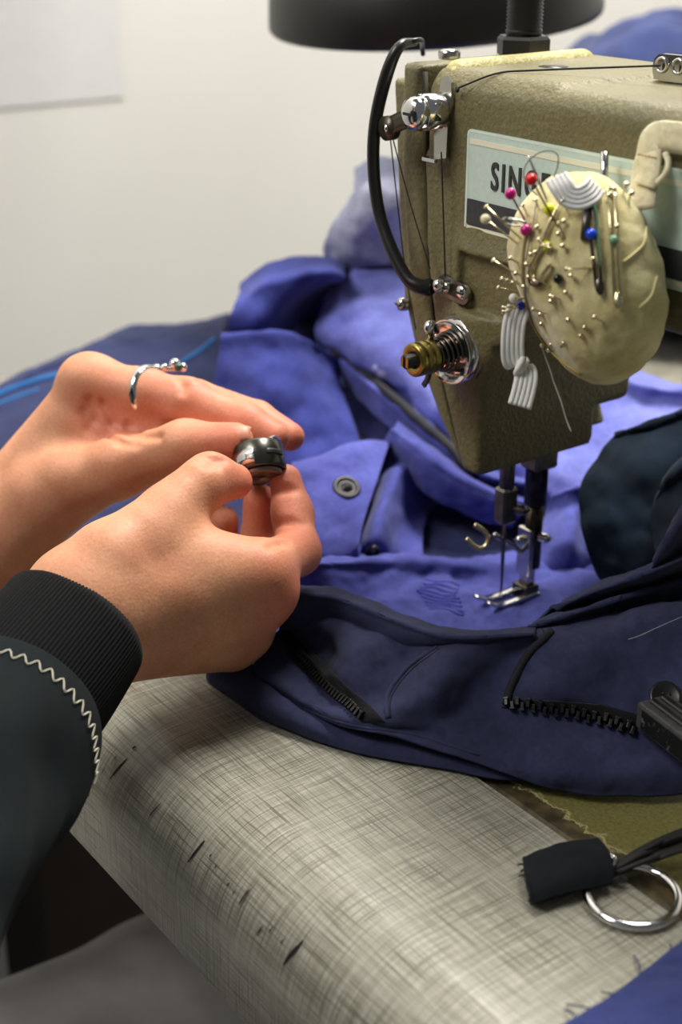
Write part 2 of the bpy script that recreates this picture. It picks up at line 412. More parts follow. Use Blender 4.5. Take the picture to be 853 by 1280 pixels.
# dark chips in the laminate of the rolled edge
def on_top(px, py):
    d = ray(px, py); t = 0.3
    for _ in range(300):
        p = CAM + d * t
        if p[1] > YC: g = p[2]
        else: g = math.hypot(p[1] - YC, p[2] + R) - R if p[2] > -R else YC - R - p[1]
        if g < 1e-5: break
        t += g * 0.8
    nn = np.array([0, 0, 1.0]) if p[1] > YC else nrm((0, p[1] - YC, p[2] + R))
    return p, nn
chip_mat = plain('chip_dark', (9, 8, 8), 0.9)
def chip(x0, y0, x1, y1, w):
    a, na = on_top(x0, y0); c, _ = on_top(x1, y1); d = nrm(c - a); L = np.linalg.norm(c - a); s_ = nrm(np.cross(na, d))
    k = 7; vv = []; ff = []
    for i in range(k):
        t = i / (k - 1); p = a + (c - a) * t; wd = .55 * w * (0.35 + 0.65 * math.sin(math.pi * min(1, max(0, t * .9 + .05)))) * random.uniform(.7, 1.2)
        p = p + na * (0.0004 + 0.0003 * math.sin(math.pi * t)); vv += [p - s_ * wd / 2, p + s_ * wd / 2]
    for i in range(k - 1): ff.append((2 * i, 2 * i + 2, 2 * i + 3, 2 * i + 1))
    mobj('chipped_spot', vv, ff, chip_mat, table, False)
for c in [(138, 974, 160, 948, .0020), (236, 1078, 257, 1051, .0026), (355, 1206, 380, 1176, .0028), (300, 1130, 313, 1112, .0016), (187, 1022, 203, 1003, .0012), (166, 937, 171, 934, .0022),
          (263, 1072, 266, 1068, .0014), (270, 1086, 273, 1081, .0012), (285, 1108, 288, 1104, .0014), (292, 1119, 296, 1113, .001), (322, 1170, 330, 1157, .0012), (337, 1166, 343, 1158, .0012), (176, 1142, 186, 1150, .001),
          (352, 1180, 356, 1174, .001), (128, 968, 133, 960, .0008), (140, 955, 147, 945, .0008)]: chip(*c)
tag(mobj('foot_pedal', *prism([(-.16, -.11), (.16, -.11), (.17, -.09), (.17, .10), (-.17, .10), (-.17, -.09)], (-0.20, 0.24, -0.744), (1, .25, 0), (-.25, 1, 0.12), 0.02), plain('pedal_iron', (38, 37, 38), 0.55), None, False),
    'dark iron foot pedal on the floor under the sewing table', 'pedal')

# ================================================================== sewing machine
def olive(name, c, dark, worn=None, wear=None):
    n = NT(name); o = n.coord(); g = n.noise(o, 900, 3, 0.6); big = n.noise(o, 24, 4); sp = n.noise(o, 320, 2)
    a = lin(c); d = lin(dark); col = n.ramp(big, [(0.3, d), (0.7, a)])
    col = n.mix(0.4, col, n.ramp(g, [(0.3, (0.5, 0.5, 0.5, 1)), (0.7, (1.35, 1.35, 1.3, 1))]), 'MULTIPLY')
    if worn: col = n.mix(n.ramp(n.math('ADD', n.math('MULTIPLY', big, 0.4), n.math('MULTIPLY', sp, 0.6)), [(0.60, (0, 0, 0, 1)), (0.66, (1, 1, 1, 1))]), col, lin(worn))
    n.bump(n.math('ADD', n.math('MULTIPLY', g, 0.4), n.noise(o, 420, 2)), 0.55, 0.0012)
    return n.set(col, 0.48, 0, 0.4)
M['olive'] = olive('olive_enamel', (114, 107, 72), (96, 90, 60))
M['olive_worn'] = olive('worn_yellow_enamel', (190, 180, 118), (140, 131, 84), (215, 205, 150))
M['bed'] = None
sm = empty('sewing_machine', (0.15, -0.01, -0.03), 'olive green industrial sewing machine with a pale name plate and chrome thread guides', 'sewing machine')
FY = -0.045                                       # the arm's front face
fd = Field((-0.035, -0.055, 0.07), (0.40, 0.056, 0.256), 0.00135)
fd.rbox((-0.0262, FY, 0.1635), (0.385, 0.046, 0.2415), 0.009)
fd.rbox((-0.0255, FY + .004, 0.19), (0.05, 0.046, 0.243), 0.006, k=0.002)
fd.poly([(0.0062, 0.079), (0.0165, 0.079), (0.0165, 0.20), (-0.0245, 0.21), (-0.0200, 0.1617), (-0.0098, 0.1166)], FY, 0.046, 0.0025, k=0.0006)
fd.poly([(0.010, 0.125), (0.06, 0.170), (0.010, 0.170)], FY + 0.002, 0.044, 0.002, k=0.022)
fd.poly([(-0.03, 0.06), (0.03, 0.06), (0.03, 0.095), (-0.03, 0.095)], 0.026, 0.06, 0.001, k=0.006, cut=True)
fd.poly([(0.002, 0.150), (0.40, 0.150), (0.40, 0.1735), (0.002, 0.1735)], FY - 0.02, FY + 0.0013, 0.0005, k=0.002, cut=True)
for c_ in (PY(622, 441, FY),): fd.cone(c_ + np.array([0, -.002, 0]), c_ + np.array([0, .012, 0]), 0.0024, 0.0024, 0.0006, cut=True)
V, Q = fd.mesh(); netobj('arm_casting', V, Q, M['olive'], sm)
mobj('oil_hole', *cyl(PY(622, 441, FY) + (0, .006, 0), PY(622, 441, FY) + (0, .008, 0), .0026), M['black_paint'], sm)
fd = Field((-0.056, -0.055, 0.072), (0.012, 0.056, 0.256), 0.0011)
fd.poly([(0.0036, 0.0805), (0.0050, 0.0815), (-0.0114, 0.1166), (-0.0214, 0.1617), (-0.0276, 0.2430), (-0.0405, 0.2430), (-0.0402, 0.20), (-0.034, 0.15), (-0.026, 0.1227), (-0.009, 0.0964)], FY + 0.0005, 0.045, 0.0035)
fd.poly([(0.0030, 0.0815), (-0.006, 0.10), (-0.026, 0.15), (-0.034, 0.2360), (-0.0478, 0.2360), (-0.0434, 0.1866), (-0.0385, 0.1458), (-0.0294, 0.1227), (-0.0118, 0.0964)], FY + 0.0018, 0.043, 0.0025)
V, Q = fd.mesh(); netobj('face_cover', V, Q, M['olive'], sm)
# bed, pillar and base
n = NT('bed_enamel'); oc = n.n('ShaderNodeTexCoord').outputs['Object']; sep = n.n('ShaderNodeSeparateXYZ', {'Vector': oc})
wob = n.math('ADD', n.math('MULTIPLY', n.noise(oc, 70, 4, 0.7), 0.020), sep.outputs['Y'])
dist = n.math('SUBTRACT', wob, -0.1125 + 0.010)
edge = n.ramp(n.math('MULTIPLY', dist, 55.0), [(0.0, (1, 1, 1, 1)), (0.62, (1, 1, 1, 1)), (0.66, (0, 0, 0, 1))])
lipc = n.ramp(n.math('MULTIPLY', dist, 55.0), [(0.57, (0, 0, 0, 1)), (0.62, (1, 1, 1, 1)), (0.65, (1, 1, 1, 1)), (0.70, (0, 0, 0, 1))])
g = n.noise(oc, 700, 3)
col = n.ramp(g, [(0.3, lin((92, 88, 46))), (0.7, lin((122, 116, 66)))])
col = n.mix(edge, col, n.ramp(n.noise(oc, 160, 4), [(0.35, lin((48, 42, 24))), (0.7, lin((92, 80, 52)))]))
col = n.mix(lipc, col, lin((150, 142, 96)))
n.bump(n.math('ADD', n.math('MULTIPLY', g, .4), n.math('MULTIPLY', edge, -1.5)), 0.5, 0.001)
M['bed'] = n.set(col, 0.5, 0, 0.4)
b = MB(); b.add(*box(((BX0 + BX1) / 2, (BY0 + BY1) / 2, -0.0165), (BX1 - BX0 - .002, BY1 - BY0 - .002, 0.030)))
b.build('machine_bed', M['bed'], sm, False, bevel=0.002)
mobj('pillar', *box((0.345, 0.0, 0.081), (0.08, 0.086, 0.168)), M['olive'], sm, False).modifiers.new('b', 'BEVEL').width = 0.01
mobj('handwheel', *lathe((0.388, 0, 0.2), (1, 0, 0), [(0, .02), (.004, .055), (.02, .06), (.026, .05), (.026, .02)]), M['black_paint'], sm)
mobj('needle_plate', *box((0.01, -0.005, -0.0009), (0.05, 0.05, 0.001)), M['steel'], sm, False)
# name plate: pale panel, stripes, dark band, lettering
M['plate'] = plain('pale_green_plate', (188, 206, 196), 0.45, var=0.05, scale=500)
M['band'] = plain('charcoal_band', (52, 54, 56), 0.5, var=0.2, scale=600)
M['cream'] = plain('cream_line', (222, 220, 196), 0.45, var=0.05)
LZ1, LZ0 = 0.2222, 0.1813; LX0, LX1 = 0.0035, 0.262
def rrect(x0, x1, z0, z1, r, k=5):
    out = []
    for cx, cz, a0 in ((x1 - r, z0 + r, -90), (x1 - r, z1 - r, 0), (x0 + r, z1 - r, 90), (x0 + r, z0 + r, 180)):
        for i in range(k + 1): t = math.radians(a0 + 90 * i / k); out.append((cx + r * math.cos(t), cz + r * math.sin(t)))
    return out
def slab(poly, y, th): return prism([(p[0], p[1]) for p in poly], (0, y, 0), (1, 0, 0), (0, 0, 1), th)   # grows toward -y
plate = mobj('name_plate', *slab(rrect(LX0, LX1, LZ0, LZ1, .0022), FY + .0003, .0009), M['plate'], sm, False)
fr = MB(); oo = rrect(LX0 + .0001, LX1 - .0001, LZ0 + .0001, LZ1 - .0001, .0022); ii = rrect(LX0 + .0011, LX1 - .0011, LZ0 + .0011, LZ1 - .0011, .0015)
k_ = len(oo); fr.add([(p[0], FY - .0007, p[1]) for p in oo] + [(p[0], FY - .0007, p[1]) for p in ii], [(i, (i + 1) % k_, k_ + (i + 1) % k_, k_ + i) for i in range(k_)])
fr.build('plate_rim', plain('plate_rim_pale', (206, 222, 208), 0.4), plate, False)
mobj('top_stripe', *slab(rrect(LX0 + .0018, LX1 - .002, LZ1 - .0056, LZ1 - .0036, .0004), FY - .0005, .00035), M['cream'], plate, False)
mobj('dark_band', *slab(rrect(LX0 + .0016, LX1 - .002, LZ0 + .0038, LZ0 + .0140, .0006), FY - .0005, .00045), M['band'], plate, False)
mobj('bottom_stripe', *slab(rrect(LX0 + .0016, LX1 - .002, LZ0 + .0012, LZ0 + .0034, .0004), FY - .0005, .00035), M['cream'], plate, False)
def text_mesh(name, body, size, loc, ax, ay, mat, parent, sx=1.0, spacing=1.0, off=0.0, depth=0.0003):
    cu = bpy.data.curves.new(name, 'FONT'); cu.body = body; cu.size = size; cu.extrude = depth; cu.offset = off; cu.space_character = spacing; cu.resolution_u = 4
    to = bpy.data.objects.new(name, cu); COL.objects.link(to); bpy.context.view_layer.update()
    me = bpy.data.meshes.new_from_object(to.evaluated_get(bpy.context.evaluated_depsgraph_get())); bpy.data.objects.remove(to)
    ax = nrm(ax); ay = nrm(ay); az = np.cross(ax, ay); loc = np.asarray(loc, float)
    for vt in me.vertices: vt.co = Vector(loc + ax * vt.co[0] * sx + ay * vt.co[1] + az * vt.co[2])
    me.materials.clear(); me.materials.append(mat); me.name = name
    o = bpy.data.objects.new(name, me); COL.objects.link(o); return place(o, parent)
tp = PY(614, 236, FY - .0006); tq = PY(706, 247, FY - .0006); hz = PY(640, 200, FY)[2] - PY(636, 235, FY)[2]
tm = text_mesh('lettering', 'SINGER', 0.0150, (tp[0], FY - .0009, tp[2]), (1, 0, 0), (0, 0, 1), plain('letter_ink', (48, 50, 50), 0.6), plate, 1.0, 1.28, 0.00022)
w_ = max(vt.co[0] for vt in tm.data.vertices) - tp[0]; sc_ = (tq[0] - tp[0]) / w_
for vt in tm.data.vertices: vt.co[0] = tp[0] + (vt.co[0] - tp[0]) * sc_
tm['label'] = 'dark capital letters reading SINGER'
# worn ridge on top, cap screws, oil patch
ZT = 0.2425
fd = Field((-0.03, -0.052, 0.23), (0.02, 0.05, 0.252), 0.0009)
fd.cone((-0.0165, FY + 0.012, ZT - .0035), (-0.0165, 0.034, ZT - .0035), 0.0068, 0.0068, 0.002)
V, Q = fd.mesh(); netobj('top_ridge', V, Q, M['olive_worn'], sm)['label'] = 'worn yellowish ridge across the top'
def screw(name, p, axis, r, h, mat, parent, slot=True):
    o = mobj(name, *lathe(p, axis, [(-.001, r * .98), (h * .5, r), (h * .85, r * .85), (h, r * .45), (h * 1.02, .0001)], 16, False), mat, parent)
    if slot:
        x, y, d = frame(axis); mobj('slot', *box(np.asarray(p) + d * h * .98, (r * 1.5, r * .28, h * .35), (x, y, d)), M['black_paint'], o, False)
    return o
screw('cap_screw', PZ(562, 70, ZT + .0015), (0, 0, 1), .0047, .003, M['steel'], sm, False)
o = mobj('oil_patch', *lathe(PZ(692, 85, ZT), (0, 0, 1), [(0, .0062), (.0006, .0060), (.0008, .0001)], 20, False), M['black_paint'], sm); 
post = np.array(PZ(654, 68, ZT + .0005)); pp = empty
o = mobj('regulator_nut', *lathe(post, (0, 0, 1), [(0, .0118), (.0065, .0118), (.0078, .0105), (.0078, .007)], 6, False), M['black_paint'], sm, False)
prf = [(.007, .0072), (.009, .0078)]
for i in range(26): prf += [(.010 + i * .0015, .0080), (.01075 + i * .0015, .0072)]
prf += [(.05, .0078), (.0505, .0088), (.07, .0088), (.0715, .0075), (.0715, .0001)]
mobj('regulator_screw', *lathe(post, (0, 0, 1), prf, 20, False), M['black_paint'], sm)
# chrome guide, take-up lever and threads on the front of the arm
g0 = PY(556, 135, FY); yd = np.array([0, -1.0, 0])
guide = mobj('thread_guide_plate', *prism([(-.0035, -.019), (.0040, -.019), (.0045, -.004), (.0062, .002), (.0058, .0105), (.0032, .0128), (.0000, .0118), (-.0015, .006), (-.0045, .001)], g0 + (0, -.0005, 0), (1, 0, 0), (0, 0, 1), .0014), M['steel'], sm, False)
mobj('guide_hole', *cyl(PY(572, 112, FY - .002) , PY(572, 112, FY - .002) + yd * .0002, .0012), M['black_paint'], guide)
mobj('guide_lip', *box(g0 + (0.0005, -.0045, -.0195), (.0078, .0075, .0014)), M['chrome'], guide, False)
prf = [(.001, .0060), (.003, .0072), (.011, .0072), (.0115, .0066), (.0125, .0066), (.0128, .0070), (.0165, .0060), (.0178, .0040), (.0182, .0001)]
mobj('guide_stud', *lathe(g0 + (-.0010, 0, -.0010), yd, prf, 24, False), M['chrome'], guide)
mobj('guide_slot', *box(g0 + (-.0010, -.0178, -.0010), (.0052, .0012, .0011)), M['black_paint'], guide, False)
lv = [PY(548, 140, FY - .008), PY(520, 146, FY - .011), PY(500, 152, FY - .012), PY(487, 160, FY - .012)]
b = MB(); b.add(*ribbon(lv, (0, 0.1, 1), .0068, .003, 6)); b.add(*cyl(lv[3] + (0, .002, 0), lv[3] - (0, .002, 0), .0050))
b.build('take_up_lever', plain('dark_lever', (74, 70, 58), 0.35, 0.7), sm)
mobj('lever_eye', *cyl(lv[3] - (0, .0019, 0), lv[3] - (0, .0023, 0), .0016), M['chrome'], sm)
def thread(pts, r=.00028, mat=None, name='thread', parent=sm, n=5): return mobj(name, *tube(pts, r, 5, n), mat or M['black_thread'], parent)
thread([PY(573, 110, FY - .003), (.0105, FY + .0070, .2430), (.020, -.026, .2443), PZ(826, 82, ZT + .006)], .0004)
thread([PY(552, 190, FY - .006), PY(557, 345, FY - .003)], .00035)
thread([PY(490, 168, FY - .009), PY(512, 250, FY - .006), PY(538, 336, FY - .005)], .0003)
thread([PY(488, 170, FY - .009), PY(499, 270, FY - .004), PY(508, 345, FY - .003), PY(520, 412, FY - .004)], .0003)
# hose at the face end
hp = [PZ(530, 55, .2455), PY(520, 52, FY + .004), PY(500, 58, FY - .008), PY(484, 92, FY - .012), PY(470, 150, FY - .013), PY(467, 205, FY - .013), PY(474, 265, FY - .013), PY(490, 312, FY - .013), PY(508, 346, FY - .012), PY(522, 357, FY - .010), PY(538, 359, FY - .006)]
mobj('black_hose', *tube(hp[1:], [.0016, .0022] + [.0027] * 6 + [.0030, .0031], 10, 5), M['black_plastic'], sm)
mobj('hose_hook', *tube([PY(508, 53, FY - .003), PY(526, 50, FY + .006), PZ(528, 56, .2450), PZ(529, 68, .2400)], .0011, 8, 5), M['black_paint'], sm)
mobj('hose_collar', *lathe(PY(532, 359, FY - .006), PY(540, 359, FY - .006) - PY(532, 359, FY - .006), [(-.002, .0033), (.002, .0037), (.0028, .0036), (.0030, .002)], 14), M['black_plastic'], sm)
c0 = PY(571, 361, FY); 
rx = rrect(-.0100, .0100, -.0044, .0044, .0042); ca, sa = math.cos(-.12), math.sin(-.12); rx = [(p[0] * ca - p[1] * sa, p[0] * sa + p[1] * ca) for p in rx]
br = mobj('hose_bracket', *prism(rx, c0 + (0, -.0005, 0), (1, 0, 0), (0, 0, 1), .0016), M['dull_steel'], sm, False)
ri = [(p[0] * .78, p[1] * .6) for p in rx]
mobj('bracket_recess', *prism(ri, c0 + (0, -.0020, 0), (1, 0, 0), (0, 0, 1), .0003), M['black_paint'], br, False)
screw('bracket_screw', PY(580, 365, FY - .002), yd, .0031, .0026, M['chrome'], br)
screw('bracket_screw', PY(560, 359, FY - .002), yd, .0024, .0022, M['steel'], br)
b = MB(); b.add(*cyl(PY(541, 359, FY - .006), PY(549, 357, FY - .004), .0016)); b.add(*ball(PY(549, 357, FY - .005), .0029)); b.add(*cyl(PY(549, 357, FY - .005), PY(560, 359, FY - .002), .0014)); b.build('hose_clip', M['chrome'], br)
screw('face_screw', PY(506, 380, FY - .0), (-.3, -1, 0), .0030, .0032, M['steel'], sm)
# tension unit
T0 = PY(580, 436, FY); 
tn = mobj('tension_base', *lathe(T0, yd, [(0, .0150), (.0025, .0150), (.0032, .0138), (.0032, .006)], 28, False), M['dull_steel'], sm)
for s in (.0052, .0068):
    sg = 1 if s < .006 else -1
    mobj('tension_disc', *lathe(T0 + yd * s, yd * sg, [(0, .0045), (.0004, .009), (-.0006, .0128), (-.0014, .0136), (-.0019, .0136), (-.0011, .0128), (-.0001, .009), (-.0005, .0045)], 28, False), M['chrome'], tn)
mobj('check_spring', *tube([T0 + yd * (.0036 + .0003 * i) + np.array([math.cos(i * .9), 0, math.sin(i * .9)]) * .0105 for i in range(14)], .00055, 6, 3), M['steel'], tn)
mobj('tension_spring', *tube([T0 + yd * (.0075 + .00022 * i) + np.array([math.cos(i * .7), 0, math.sin(i * .7)]) * (.0085 - .00008 * i) for i in range(46)], .0008, 6, 3), M['gunmetal'], tn)
mobj('tension_stud', *cyl(T0, T0 + yd * .031, .0030), M['black_paint'], tn)
prf = [(.0170, .0050), (.0172, .0068), (.0186, .0070), (.0190, .0063), (.0200, .0063), (.0204, .0070), (.0222, .0070), (.0226, .0063), (.0236, .0063), (.0240, .0070), (.0268, .0070), (.0274, .0062), (.0274, .0036), (.0262, .0034)]
nut = mobj('tension_nut', *lathe(T0, yd, prf, 28, False), M['brass'], tn)
for i in range(2): mobj('nut_tang', *box(T0 + yd * .0290 + np.array([(.0016 if i else -.0016), 0, 0]), (.0014, .0050, .0042)), M['brass'], nut, False)
mobj('thread_finger', *tube([PY(547, 415, FY - .012), PY(540, 405, FY - .016), PY(536, 412, FY - .018), PY(540, 425, FY - .016)], [.0012, .0020, .0020, .001], 8, 4), M['chrome'], tn)
mobj('release_lever', *ribbon([PY(537, 452, FY - .014), PY(536, 470, FY - .013), PY(530, 482, FY - .012)], (1, 0, .2), .0022, .0012), M['gunmetal'], tn)
# dark line of the cover gasket visible in the seam
mobj('cover_gasket', *ribbon([(-0.0269, FY + .0022, .2405), (-0.0207, FY + .0022, .1617), (-0.0106, FY + .0022, .1166), (0.0056, FY + .0022, .0826)], (0, 1, 0), .002, .0012), plain('gasket', (52, 46, 22), .8), sm)
# top three-hole guide
b = MB(); g1 = np.array(PZ(843, 100, ZT)); b.add(*prism(rrect(-.012, .012, 0, .0098, .004), g1 + (0.004, 0, -.0005), (1, .12, 0), (0, 0, 1), .0025)); b.add(*box(g1 + (.004, .004, .0002), (.026, .011, .0012)))
tg = b.build('three_hole_guide', M['steel'], sm, False)
for i in range(3):
    c_ = g1 + np.array([-.0034 + .0072 * i, -.0030 + .0009 * i, .0054]); mobj('eyelet', *lathe(c_, yd, [(0, .0032), (.0012, .0030), (.0012, .0022), (.0002, .0021)], 16, False), M['chrome'], tg)
    mobj('eyelet_hole', *cyl(c_ + yd * .0002, c_ + yd * .0004, .0021), M['black_paint'], tg)
# needle bar, presser bar, foot
NX, NY = 0.0075, -0.019; PXx, PYy = 0.0060, 0.0005
b = MB(); b.add(*cyl((NX, NY, .095), (NX, NY, .052), .0034)); nb = b.build('needle_bar', M['dull_steel'], sm)
mobj('needle_clamp', *box((NX, NY, .0565), (.0075, .0085, .017)), M['dull_steel'], nb, False).modifiers.new('b', 'BEVEL').width = .001
screw('clamp_screw', (NX + .004, NY + .003, .055), (1, .4, 0), .0026, .005, M['dull_steel'], nb)
mobj('needle', *tube([(NX, NY, .05), (NX, NY, .034), (NX, NY, .018), (NX, NY, .008)], [.0008, .0007, .00045, .0001], 8, 2), M['dull_steel'], sm)
thread([(NX - .001, NY - .0015, .07), (NX - .0008, NY - .001, .040), (NX, NY - .0006, .015), (NX - .002, NY - .002, .007)], .00022, name='needle_thread')
b = MB(); b.add(*cyl((PXx, PYy, .10), (PXx, PYy, .052), .0052)); b.add(*cyl((PXx, PYy, .052), (PXx, PYy, .020), .0040)); pb = b.build('presser_bar', plain('oily_steel', (66, 60, 50), .35, 1.0, var=.4, scale=300), sm)
mobj('bar_collar', *box((PXx, PYy + .001, .074), (.012, .014, .010)), M['dull_steel'], pb, False).modifiers.new('b', 'BEVEL').width = .0015
foot = empty
sh = MB(); sh.add(*box((PXx - .001, PYy - .0035, .028), (.009, .0030, .024))); sh.add(*box((PXx - .0005, PYy - .002, .014), (.0065, .0045, .016)))
ft = sh.build('presser_foot', M['steel'], sm, False, bevel=.0008)
screw('foot_screw', (PXx - .002, PYy - .005, .034), (-.3, -1, 0), .0022, .003, M['chrome'], ft)
screw('foot_screw', (PXx + .0045, PYy + .001, .036), (1, .4, 0), .0024, .004, M['chrome'], ft)
b = MB(); b.add(*box((PXx, PYy - .003, .0085), (.0100, .0085, .0075))); b.build('foot_hinge', M['gunmetal'], ft, False, bevel=.001)
for s in (-1, 1):
    mobj('foot_toe', *ribbon([(PXx + s * .0042, PYy + .001, .0082), (PXx + s * .0042, PYy - .012, .0078), (PXx + s * .0042, PYy - .022, .0082), (PXx + s * .0040, PYy - .030, .0115)], (1, 0, 0), .0036, .0016), M['chrome'], ft)
hk = [D(664, 697, .672), D(648, 687, .662), D(630, 674, .652), D(615, 664, .645), D(610, 662, .643)]
b = MB(); b.add(*tube([D(664, 697, .672), D(646, 686, .660), D(618, 668, .646)], .0012, 8, 4)); gk = b.build('guard_rod', M['steel'], sm)
mobj('hook', *tube([D(593, 656, .642), D(604, 663, .642), D(611, 672, .642), D(608, 682, .642), D(600, 686, .642), D(592, 682, .642), D(583, 673, .642)], .00125, 8, 5), M['gold_steel'], gk)

# ------------------------------------------------------------------ work lamp behind the arm
lamp = empty('work_lamp', (WX, 0.20, 0.5), 'black dome work lamp behind the sewing machine', 'lamp')
LC = np.array(D(543, -8, .86)); 
prf = [(0.0, .0985), (.0015, .1), (.004, .1005), (.02, .099), (.04, .092), (.062, .075), (.078, .05), (.086, .03), (.105, .027), (.112, .022), (.113, .0001)]
prf_in = [(.108, .0001), (.084, .028), (.075, .048), (.060, .072), (.039, .089), (.02, .096), (.003, .0975), (0, .0985)]
ax_ = nrm((0.02, -.10, 1))
mobj('lamp_shade', *lathe(LC - ax_ * .015, ax_, prf, 48, False), M['black_paint'], lamp)
mobj('shade_lining', *lathe(LC - ax_ * .015, ax_, prf_in, 48, False), plain('lamp_white', (225, 222, 210), .6), lamp)
top = LC + ax_ * .098
mobj('lamp_arm', *tube([top, top + (-.005, .01, .06), top + (-.08, .03, .16), (-.60, .20, .50), (WX + .012, .20, .50)], .008, 12, 6), M['black_paint'], lamp)
mobj('wall_bracket', *lathe((WX, .20, .50), (1, 0, 0), [(0, .045), (.008, .045), (.014, .02), (.02, .012)], 28), M['black_paint'], lamp)

# ================================================================== the seamstress
n = NT('skin'); oc = n.coord(); at = n.n('ShaderNodeAttribute', attribute_name='flush').outputs['Fac']
mott = n.noise(oc, 55, 4, 0.6); fine = n.noise(oc, 900, 3, 0.6); vor = n.n('ShaderNodeTexVoronoi', {'Vector': oc, 'Scale': 750.0}).outputs['Distance']
col = n.ramp(mott, [(0.3, lin((190, 128, 95))), (0.7, lin((210, 152, 116)))])
col = n.mix(n.math('MULTIPLY', at, 0.75), col, lin((206, 112, 90)))
col = n.mix(0.22, col, n.ramp(fine, [(0.35, (0.55, 0.5, 0.48, 1)), (0.65, (1.2, 1.2, 1.2, 1))]), 'MULTIPLY')
n.bump(n.math('ADD', n.math('MULTIPLY', vor, 0.5), n.math('MULTIPLY', fine, 0.6)), 0.22, 0.0006)
M['skin'] = n.set(col, 0.55, 0, 0.35)
n.b.inputs['Subsurface Weight'].default_value = 0.18; n.b.inputs['Subsurface Radius'].default_value = (1.0, 0.35, 0.2); n.b.inputs['Subsurface Scale'].default_value = 0.004
M['nail'] = plain('finger_nail', (208, 142, 116), 0.5, var=0.05)
M['jacket'] = cloth_mat('dark_green_denim', (8, 19, 21), 0.3, twill=1200, sheen=0.02)
M['knit'] = cloth_mat('black_rib_knit', (11, 11, 13), 0.2, sheen=0.03)
person = empty('person', (-0.05, -0.6, -0.29), 'seamstress in a dark jacket with black ribbed cuffs holding a bobbin case in both hands', 'person')
px = 1800.0
f = Field((-0.215, -0.315, -0.01), (0.06, -0.075, 0.155), 0.00115)
K = 0.006
def q(*a): return np.array(D(*a))
# ---- near hand (her right)
cam_dir = -_fw
def metac(a, b, ra, rb, k=0.011): f.cone(q(*a), q(*b), ra, rb, k)
forearm_r = [q(-30, 945, .505), q(40, 856, .528), q(102, 778, .547)]
f.chain(forearm_r, [.028, .0255, .0225], K)
metac((100, 752, .549), (324, 716, .565), .0205, .0112)
metac((108, 770, .551), (328, 752, .573), .0200, .0108)
metac((120, 785, .553), (310, 788, .585), .0185, .0104)
metac((135, 797, .556), (288, 808, .590), .0150, .0098)
metac((150, 745, .555), (300, 745, .575), .0170, .0140)
metac((112, 735, .545), (138, 698, .548), .0160, .0140)                                  # thumb root
f.chain([q(138, 698, .548), q(214, 641, .563), q(263, 599, .575), q(293, 602, .5815)], [.0140, .0116, .0100, .0074], .005)
metac((205, 682, .558), (326, 718, .566), .0125, .0112, .009)                            # web
f.chain([q(326, 714, .564), q(372, 690, .590), q(366, 642, .601), q(357, 600, .604)], [.0112, .0092, .0082, .0068], .0045)
f.chain([q(328, 752, .573), q(344, 722, .620), q(325, 668, .622), q(324, 624, .613)], [.0108, .0088, .0080, .0068], .0025)
f.chain([q(310, 788, .585), q(298, 742, .636), q(276, 694, .636), q(280, 650, .624)], [.0104, .0085, .0078, .0064], .0025)
f.chain([q(288, 808, .590), q(262, 772, .638), q(248, 730, .634), q(250, 700, .624)], [.0098, .0074, .0068, .0058], .0025)
f.cone(q(340, 744, .568), q(345, 741, .569), .0085, .0085, .006)                          # knuckle
f.cone(q(236, 617, .566), q(250, 606, .568), .0088, .0088, .005)
# ---- far hand (her left)
f.chain([q(-190, 850, .655), q(-95, 770, .668), q(-20, 695, .670)], [.020, .0245, .0235], K)
metac((-20, 690, .668), (98, 500, .650), .0230, .0120)
metac((-20, 690, .676), (105, 505, .668), .0220, .0115)
metac((-20, 700, .682), (95, 525, .682), .0220, .0110)
metac((-20, 710, .686), (80, 560, .692), .0200, .0105)
metac((-10, 690, .665), (90, 600, .640), .0210, .0165)                                   # ball of the thumb
f.chain([q(60, 620, .646), q(150, 584, .628), q(232, 558, .613), q(294, 551, .604)], [.0170, .0128, .0106, .0078], .006)
f.chain([q(108, 480, .648), q(180, 491, .638), q(234, 503, .631), q(308, 529, .622), q(345, 546, .617)], [.0122, .0104, .0102, .0080, .0062], .005)
f.chain([q(112, 486, .668), q(245, 500, .651), q(322, 523, .641), q(363, 546, .634)], [.0115, .0092, .0078, .0064], .002)
f.chain([q(98, 512, .682), q(200, 520, .676), q(250, 556, .662), q(262, 575, .650)], [.0110, .0088, .0078, .0066], .002)
f.chain([q(84, 555, .692), q(165, 560, .690), q(205, 585, .676), q(212, 600, .668)], [.0105, .0080, .0068, .0058], .002)
f.cone(q(105, 530, .650), q(200, 540, .640), .0150, .0090, .007)
f.cone(q(110, 476, .645), q(114, 474, .646), .0110, .0110, .008)
